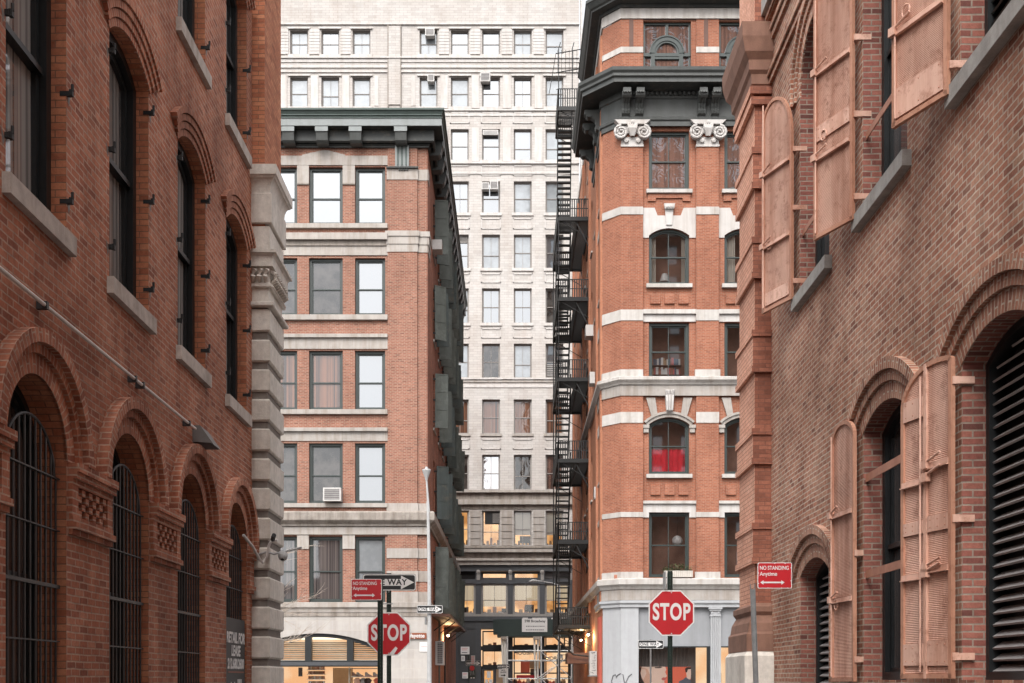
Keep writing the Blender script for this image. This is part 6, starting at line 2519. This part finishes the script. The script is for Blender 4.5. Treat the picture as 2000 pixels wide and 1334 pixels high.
def no_standing(root, x0, x1, z0, z1, arrow_dir=2):
    w_, h_ = x1 - x0, z1 - z0
    p = empty("no_standing_panel", ((x0 + x1) / 2, -.02, (z0 + z1) / 2), 0)
    p.parent = root
    m = MB()
    m.prism(rrect(w_, h_, .02), 0, .004, "sign_white", back=False)
    m.prism(rrect(w_, h_, .02), .0045, .006, "sign_back")
    obj("panel", m, p)
    m = MB()
    m.prism(rrect(w_ - .018, h_ - .018, .016), -.002, -.0005, "sign_red")
    obj("red_field", m, p)
    text_mesh("lettering", "NO STANDING", h_ * .215, "sign_white", p, (-w_ * .44, -.004, h_ * .285), sx=.76, bold=.0012, align='LEFT')
    text_mesh("lettering", "Anytime", h_ * .22, "sign_white", p, (-w_ * .44, -.004, h_ * .055), sx=.9, bold=.0012, align='LEFT')
    m = MB()
    k = w_
    zc_ = -.27 * h_
    ar = [(-.42, 0), (-.33, .085), (-.33, .03), (.19, .03), (.19, .085), (.28, 0), (.19, -.085), (.19, -.03), (-.33, -.03), (-.33, -.085)]
    m.prism([(a * k, zc_ + b * k * .75) for a, b in ar], -.0045, -.002, "sign_white")
    obj("arrow", m, p)
    m = MB()
    for a, b in ((-.47, .46), (0, .47), (.30, .47), (.47, .30), (.47, -.2), (-.47, .1), (-.47, -.3), (.2, -.47), (.38, -.47), (-.2, -.47)):
        m.prism([(a * w_ - .008, b * h_ - .008), (a * w_ + .008, b * h_ - .008), (a * w_, b * h_ + .009)], -.004, -.002, "sign_white")
    obj("edge_chips", m, p)
    return p


s2 = empty("street_sign", (px(742.5, 16.9), 16.9, .13), 0, "red NO STANDING Anytime sign on a green post in front of the left STOP sign", "sign")
channel_post(s2, 0, .03, -.13, pz(1131, 16.9) - .13)
no_standing(s2, px(686, 16.9) - px(742.5, 16.9), px(746, 16.9) - px(742.5, 16.9), pz(1172.5, 16.9) - .13, pz(1131, 16.9) - .13)
s2.children  # post stands in front of the STOP sign
# right STOP
s3 = empty("street_sign", (px(1309, 18.8), 18.8, .13), 0, "right STOP sign alone on a tall perforated green post", "sign")
channel_post(s3, 0, .03, -.13, pz(1115, 18.8) - .13)
stop_panel(s3, (px(1311, 18.8) - px(1309, 18.8), -.02, pz(1197.5, 18.8) - .13), .376)
m = MB()
m.box(-.095, -.085, -.12, .20, pz(1150, 18.8) - .13, pz(1117, 18.8) - .13, "sign_back")
m.box(-.05, .05, .035, .045, pz(1150, 18.8) - .13, pz(1119, 18.8) - .13, "sign_back")
obj("side_panel", m, s3)
# right no standing
s4 = empty("street_sign", (px(1485, 15.2), 15.2, .0), 0, "red NO STANDING Anytime sign on the right beside the small louvred arch", "sign")
m = MB()
m.box(-.030, .030, .03, .035, 0, pz(1150, 15.2), "post_grey")
for s in (-1, 1):
    m.box(s * .03 - .003, s * .03 + .003, .0, .035, 0, pz(1140, 15.2), "post_grey")
obj("post", m, s4)
no_standing(s4, px(1479, 15.2) - px(1485, 15.2), px(1546, 15.2) - px(1485, 15.2), pz(1149.5, 15.2), pz(1099, 15.2))
s4.children[-1].rotation_euler = (0, radians(-2.0), 0)
# far ONE WAY on its own thin post by the grey shopfront
s5 = empty("street_sign", (px(1271, 42), 42, 0), 0, "small ONE WAY sign on a thin grey post before the poster window", "sign")
m = MB()
m.tube([(0, .04, 0), (0, .04, pz(1249, 42))], .033, "lamp_grey", 8)
obj("post", m, s5)
one_way(s5, (0, 0, pz(1258.5, 42)), px(1296, 42) - px(1246, 42), .32)
# street lamp with ONE WAY
L = empty("street_lamp", (px(838.5, 41), 41, 0), 0, "tall pale street lamp with ONE WAY sign in front of the orange corner building", "street lamp")
m = MB()
zt_l = pz(935, 41)
dx = px(833, 41) - px(838.5, 41)
m.tube([(0, 0, 0), (0, 0, 2.5), (0, 0, 5.2), (dx * .5, 0, pz(985, 41))], [.09, .08, .065, .05], "lamp_pole", 12)
m.tube([(dx * .2, 0, pz(1000, 41)), (dx, 0, zt_l)], [.05, .03], "lamp_pole", 8)
m.tube([(dx * .9, 0, pz(985, 41)), (dx * .55, 0, pz(975, 41)), (dx, 0, zt_l)], [.025, .025, .02], "lamp_pole", 8)
m.lathe((0, 0, 0), [(.2, 0), (.2, .5), (.13, .7), (.11, .9)], "lamp_pole", 12)
m.box(-.16, -.09, -.1, .1, pz(1220, 41), pz(1205, 41), "post_grey")
obj("pole", m, L)
m = MB()
m.lathe((dx, 0, pz(918, 41)), [(0, .12), (.05, .11), (.06, .05), (.15, .02), (.155, -.02), (.12, -.12), (.06, -.28), (.045, -.36)], "lamp_pole", 14)
obj("lamp_head", m, L, smooth=False)
one_way(L, (px(840, 41) - px(838.5, 41), -.14, pz(1190.5, 41)), px(865, 41) - px(815, 41), .29)
# far cobra head lamp
L2 = empty("street_lamp", (px(1092, 79), 79, 0), 0, "far curved arm street lamp seen through the fire escape", "street lamp")
m = MB()
m.tube([(0, 0, 0), (0, 0, pz(1143, 79))], .09, "lamp_pole", 8)
m.tube([(0, 0, pz(1144, 79)), (-.4, 0, pz(1140, 79)), (-1.1, 0, pz(1135.5, 79)), (-1.6, 0, pz(1134.5, 79))], .04, "lamp_pole", 8)
obj("pole", m, L2)
m = MB()
m.tube([(-1.55, 0, pz(1134.5, 79)), (-1.8, 0, pz(1134, 79)), (-2.1, 0, pz(1136, 79))], [.06, .12, .04], "lamp_pole", 8)
obj("lamp_head", m, L2)
# signal post and ALL TRAFFIC sign at the far end
s6 = empty("street_sign", (px(915.5, 76), 76, 0), 0, "dark green post with ONE WAY sign and red disc before the far dark wall", "sign")
m = MB()
m.tube([(0, .05, 0), (0, .05, pz(1279, 76))], .05, "post_green", 8)
obj("post", m, s6)
one_way(s6, (px(924.5, 76) - px(915.5, 76), .0, pz(1295.5, 76)), px(939, 76) - px(909.5, 76), .34)
m = MB()
def q6(v): return px(v, 76) - px(915.5, 76)
m.lathe((q6(922), -.04, pz(1305, 76)), [(0, 0), (.17, 0), (.17, .02)], "sign_red", 14, axis='y')
m.box(q6(920), q6(928), -.03, -.01, pz(1298, 76), pz(1280, 76), "lamp_pole")
for k in range(4):
    m.box(q6(920.5), q6(926), -.034, -.03, pz(1284 + k * 4, 76), pz(1282.5 + k * 4, 76), "lip_print")
m.box(q6(915), q6(929), .0, .12, pz(1325, 76), pz(1308, 76), "post_green")
for k in range(3):
    m.tube([(q6(918 + k * 3.3), -.01, pz(1310, 76)), (q6(918.6 + k * 3.3), -.01, pz(1315, 76)), (q6(918.5 + k * 3.6), -.01, pz(1319, 76))], .02, "grey_paint", 6)
m.box(q6(919), q6(922), -.02, .0, pz(1325, 76), pz(1323, 76), "sign_white")
m.box(q6(924), q6(927), -.02, .0, pz(1325, 76), pz(1323, 76), "sign_white")
obj("sticker_panel", m, s6)
s7 = empty("street_sign", (px(983, 77), 77, 0), 0, "white ALL TRAFFIC arrow sign under a small ONE WAY sign near the entrance door", "sign")
m = MB()
m.tube([(.05, .06, 0), (.05, .06, pz(1298, 77))], .035, "lamp_pole", 8)
obj("post", m, s7)
one_way(s7, (0, 0, pz(1301.5, 77)), px(994.5, 77) - px(970.5, 77), .27)
m = MB()
m.box(-.31, .31, -.01, .0, pz(1323, 77), pz(1306.5, 77), "sign_white")
pn = obj("arrow_panel", m, s7)
text_mesh("lettering", "ALL", .17, "sign_black", pn, (0, -.014, pz(1309.5, 77)), sx=1.0, bold=.004)
text_mesh("lettering", "TRAFFIC", .12, "sign_black", pn, (0, -.014, pz(1313.5, 77)), sx=.95, bold=.003)
m = MB()
zc_ = pz(1319, 77)
m.prism([(-.16, zc_ - .03), (.04, zc_ - .03), (.04, zc_ - .09), (.17, zc_), (.04, zc_ + .09), (.04, zc_ + .03), (-.16, zc_ + .03)], -.014, -.01, "sign_black")
obj("arrow", m, pn)

# ------------------------------------------------------------------ fire escape
FE = empty("fire_escape", (4.05, 58.5, 0), 0, "black iron fire escape climbing the alley wall of the red orange building", "fire escape")
floors = [4.35, 8.75, 12.95, 17.15, 21.3, 25.45]
YN, YF = 0.3, 7.6
XO = -1.66


def platform(z, y0, y1, name="platform"):
    m = MB()
    for x in (XO, -.62, -.02):
        m.box(x - .035, x + .035, y0, y1, z - .10, z + .10, "black_iron")
    for y in (y0, y1):
        m.box(XO, 0, y - .04, y + .04, z - .12, z + .08, "black_iron")
    y = y0 + .08
    while y < y1:
        m.box(XO if (y < y0 + 1.8 or y > y1 - .9) else XO + .85, 0, y, y + .075, z - .012, z + .012, "black_iron")
        y += .14
    m.bar((XO, y0 + .1, z - .02), (0, y0 + .1, z - 1.0), .05, .03, "black_iron")
    m.bar((XO, y1 - .1, z - .02), (0, y1 - .1, z - 1.0), .05, .03, "black_iron")
    p = obj(name, m, FE)
    r = MB()
    for hz in (.52, 1.0):
        r.box(XO - .02, XO + .02, y0, y1, z + hz - .02, z + hz + .02, "black_iron")
        for y in (y0, y1):
            r.box(XO, 0, y - .02, y + .02, z + hz - .02, z + hz + .02, "black_iron")
    y = y0
    while y <= y1 + .01:
        r.box(XO - .026, XO + .026, y - .026, y + .026, z, z + 1.0, "black_iron")
        y += .11
    x = XO
    while x <= 0:
        for y in (y0, y1):
            r.box(x - .026, x + .026, y - .026, y + .026, z, z + 1.0, "black_iron")
        x += .12
    r.bar((XO, y0, z + 1.0), (XO - .0, y0 + 2.6, z + 2.3), .03, .03, "black_iron")
    obj("railing", r, p)
    return p


for z in floors:
    platform(z, YN, YF)
platform(31.15, YN, 3.4)


def stair(z0, z1, y0, y1, xa=XO + .05, xb=XO + .76):
    m = MB()
    for x in (xa, xb):
        m.bar((x, y0, z0), (x, y1, z1), .045, .2, "black_iron")
        m.bar((x, y0, z0 + .85), (x, y1, z1 + .85), .05, .05, "black_iron")
    n = int((z1 - z0) / .27)
    for k in range(n):
        t = (k + .5) / n
        y, z = y0 + (y1 - y0) * t, z0 + (z1 - z0) * t
        m.box(xa, xb, y - .12, y + .12, z - .03, z + .03, "black_iron")
        for x in (xa, xb):
            m.box(x - .022, x + .022, y - .02, y + .02, z, z + .85, "black_iron")
    obj("stair_flight", m, FE)


for i_, (a, b) in enumerate(zip(floors[:-1], floors[1:])):
    stair(a, b, YF - 1.2, YN + 2.2)
    m = MB()
    for (ya_, za_, yb_, zb_) in ((YN, a + 1.0, YF, a + .1), (YN, b - .1, YN + 2.2, b - 1.4), (YF, b - .1, YF - 2.2, b - 1.4)):
        m.bar((-.05, ya_, za_), (-.05, yb_, zb_), .06, .06, "black_iron")
    m.bar((XO + .9, YN + .1, b - .1), (-.02, YN + .1, b - 1.5), .06, .05, "black_iron")
    m.tube([(XO + .02, YN, a), (XO + .02, YN, b)], .03, "black_iron", 6)
    m.tube([(XO + .02, YF, a), (XO + .02, YF, b)], .03, "black_iron", 6)
    obj("stay_rods", m, FE)
stair(25.45, 31.15, 3.3, 1.9)
m = MB()
# goose neck to the roof and drop ladder
for x in (XO + .05, XO + .76):
    m.tube([(x, 1.0, 31.15), (x, 1.0, 34.6), (x + .1, 1.1, 35.0)], .025, "black_iron", 6)
m.tube([(XO - .1, .9, 34.3), (0, .9, 34.6)], .025, "black_iron", 6)
m.tube([(XO - .1, .9, 33.3), (0, .9, 33.6)], .025, "black_iron", 6)
for k in range(9):
    x = XO + k * .2
    m.tube([(x, .9, 33.3), (x, .9, 34.5)], .012, "black_iron", 5)
m.tube([(XO - .1, .9, 34.3), (XO - .45, .9, 32.2)], .018, "black_iron", 6)
obj("roof_rail", m, FE)
m = MB()
for x in (XO + .1, XO + .6):
    m.tube([(x, 1.2, 1.2), (x, 1.2, 4.4)], .03, "black_iron", 6)
for k in range(10):
    m.box(XO + .1, XO + .6, 1.19, 1.21, 1.4 + k * .3, 1.43 + k * .3, "black_iron")
m.box(-1.3, 0, .1, 3.0, 4.26, 4.30, "black_iron")
m.tube([(XO - .3, -.2, 3.9), (-.9, -.2, 2.9), (0, -.2, 2.8)], .05, "black_iron", 6)
m.box(-1.2, -.1, .2, 2.4, 2.45, 3.0, "wood_dark")
obj("drop_ladder", m, FE)
random.seed(9)
m = MB()
for k in range(14):
    m.tube([(XO + random.uniform(.1, 1.6), random.uniform(.2, 3), 3.2 + random.random()), (XO + random.uniform(.1, 1.6), random.uniform(.2, 3), 4.1 + random.random() * .4)], .012, "black_iron", 5)
obj("tie_rods", m, FE)

# ------------------------------------------------------------------ bare street tree
T = empty("tree", (px(470, 45), 45, 0), 0, "bare pale branched street tree reaching out from behind the granite corner pier", "tree")
m = MB()
random.seed(4)
m.tube([(0, 0, 0), (.05, 0, 2), (0, 0, 3.6), (.1, 0, 5.2), (.2, .1, 7.0)], [.14, .12, .10, .07, .02], "bark", 8)
obj("trunk", m, T)
m = MB()


def twig(p, d, L, r, lv):
    pts = [Vector(p)]
    d = Vector(d).normalized()
    n = 5
    for k in range(n):
        d = (d + Vector((random.uniform(-.18, .18), random.uniform(-.2, .2), random.uniform(-.10, .16)))).normalized()
        pts.append(pts[-1] + d * L / n)
    m.tube(pts, [r * (1 - .75 * k / n) for k in range(n + 1)], "bark", 5, caps=False)
    if lv > 0:
        for k in range(5):
            i = random.randint(1, n)
            nd = (d + Vector((random.uniform(-.2, .7), random.uniform(-.5, .5), random.uniform(-.6, .7)))).normalized()
            twig(pts[i], nd, L * random.uniform(.4, .7), r * .55, lv - 1)


for k in range(5):
    twig((0, 0, 2.9 + k * .62), (1, random.uniform(-.3, .1), random.uniform(-.05, .45)), random.uniform(1.8, 2.7), .028, 2)
for k in range(4):
    twig((0, 0, 3.5 + k * .6), (-1, random.uniform(-.3, .3), .5), 2.2, .03, 1)
obj("branches", m, T)

# ------------------------------------------------------------------ unseen buildings behind the camera; tower added and sized for reflections in the glass
for nm, x0, x1, y, h, lab in (("rear_building", -34, 34, -34, 13, "long brick building behind the viewer, mirrored in the lower window panes"),
                              ("reflection_tower", 4, 46, -60, 105, "added tall brick block farther behind the viewer, sized for reflections in upper right panes")):
    e = empty(nm, ((x0 + x1) / 2, y, 0), pi, lab, "building")
    W_ = (x1 - x0) / 2
    m = MB()
    hs2 = []
    sx_ = 3.2 if h < 30 else 4.0
    n = int((2 * W_ - 2) / sx_)
    fl = int(h / 4.2)
    for i in range(n):
        for k in range(fl):
            xx = -W_ + 1.6 + i * sx_
            hs2.append((xx, 1.2 + k * 4.2))
    m.wall([(-W_, 0), (W_, 0), (W_, h), (-W_, h)], [], 0, "brick_rear")
    m.face([(-W_, 0, h), (W_, 0, h), (W_, 12, h), (-W_, 12, h)], "roofing")
    m.face([(-W_, 12, 0), (W_, 12, 0), (W_, 12, h), (-W_, 12, h)], "brick_rear")
    for s in (-1, 1):
        m.face([(s * W_, 0, 0), (s * W_, 12, 0), (s * W_, 12, h), (s * W_, 0, h)], "brick_rear")
    obj("wall", m, e)
    m = MB()
    for xx, zz in hs2:
        m.box(xx, xx + 1.3, -.03, 0, zz, zz + 2.4, "glass_rear")
        m.box(xx - .1, xx + 1.4, -.08, -.0, zz - .2, zz - .003, "limestone")
        m.box(xx - .1, xx + 1.4, -.06, -.0, zz + 2.403, zz + 2.7, "limestone")
    o = obj("window_grid", m, e)
    o["kind"] = "stuff"
fin()
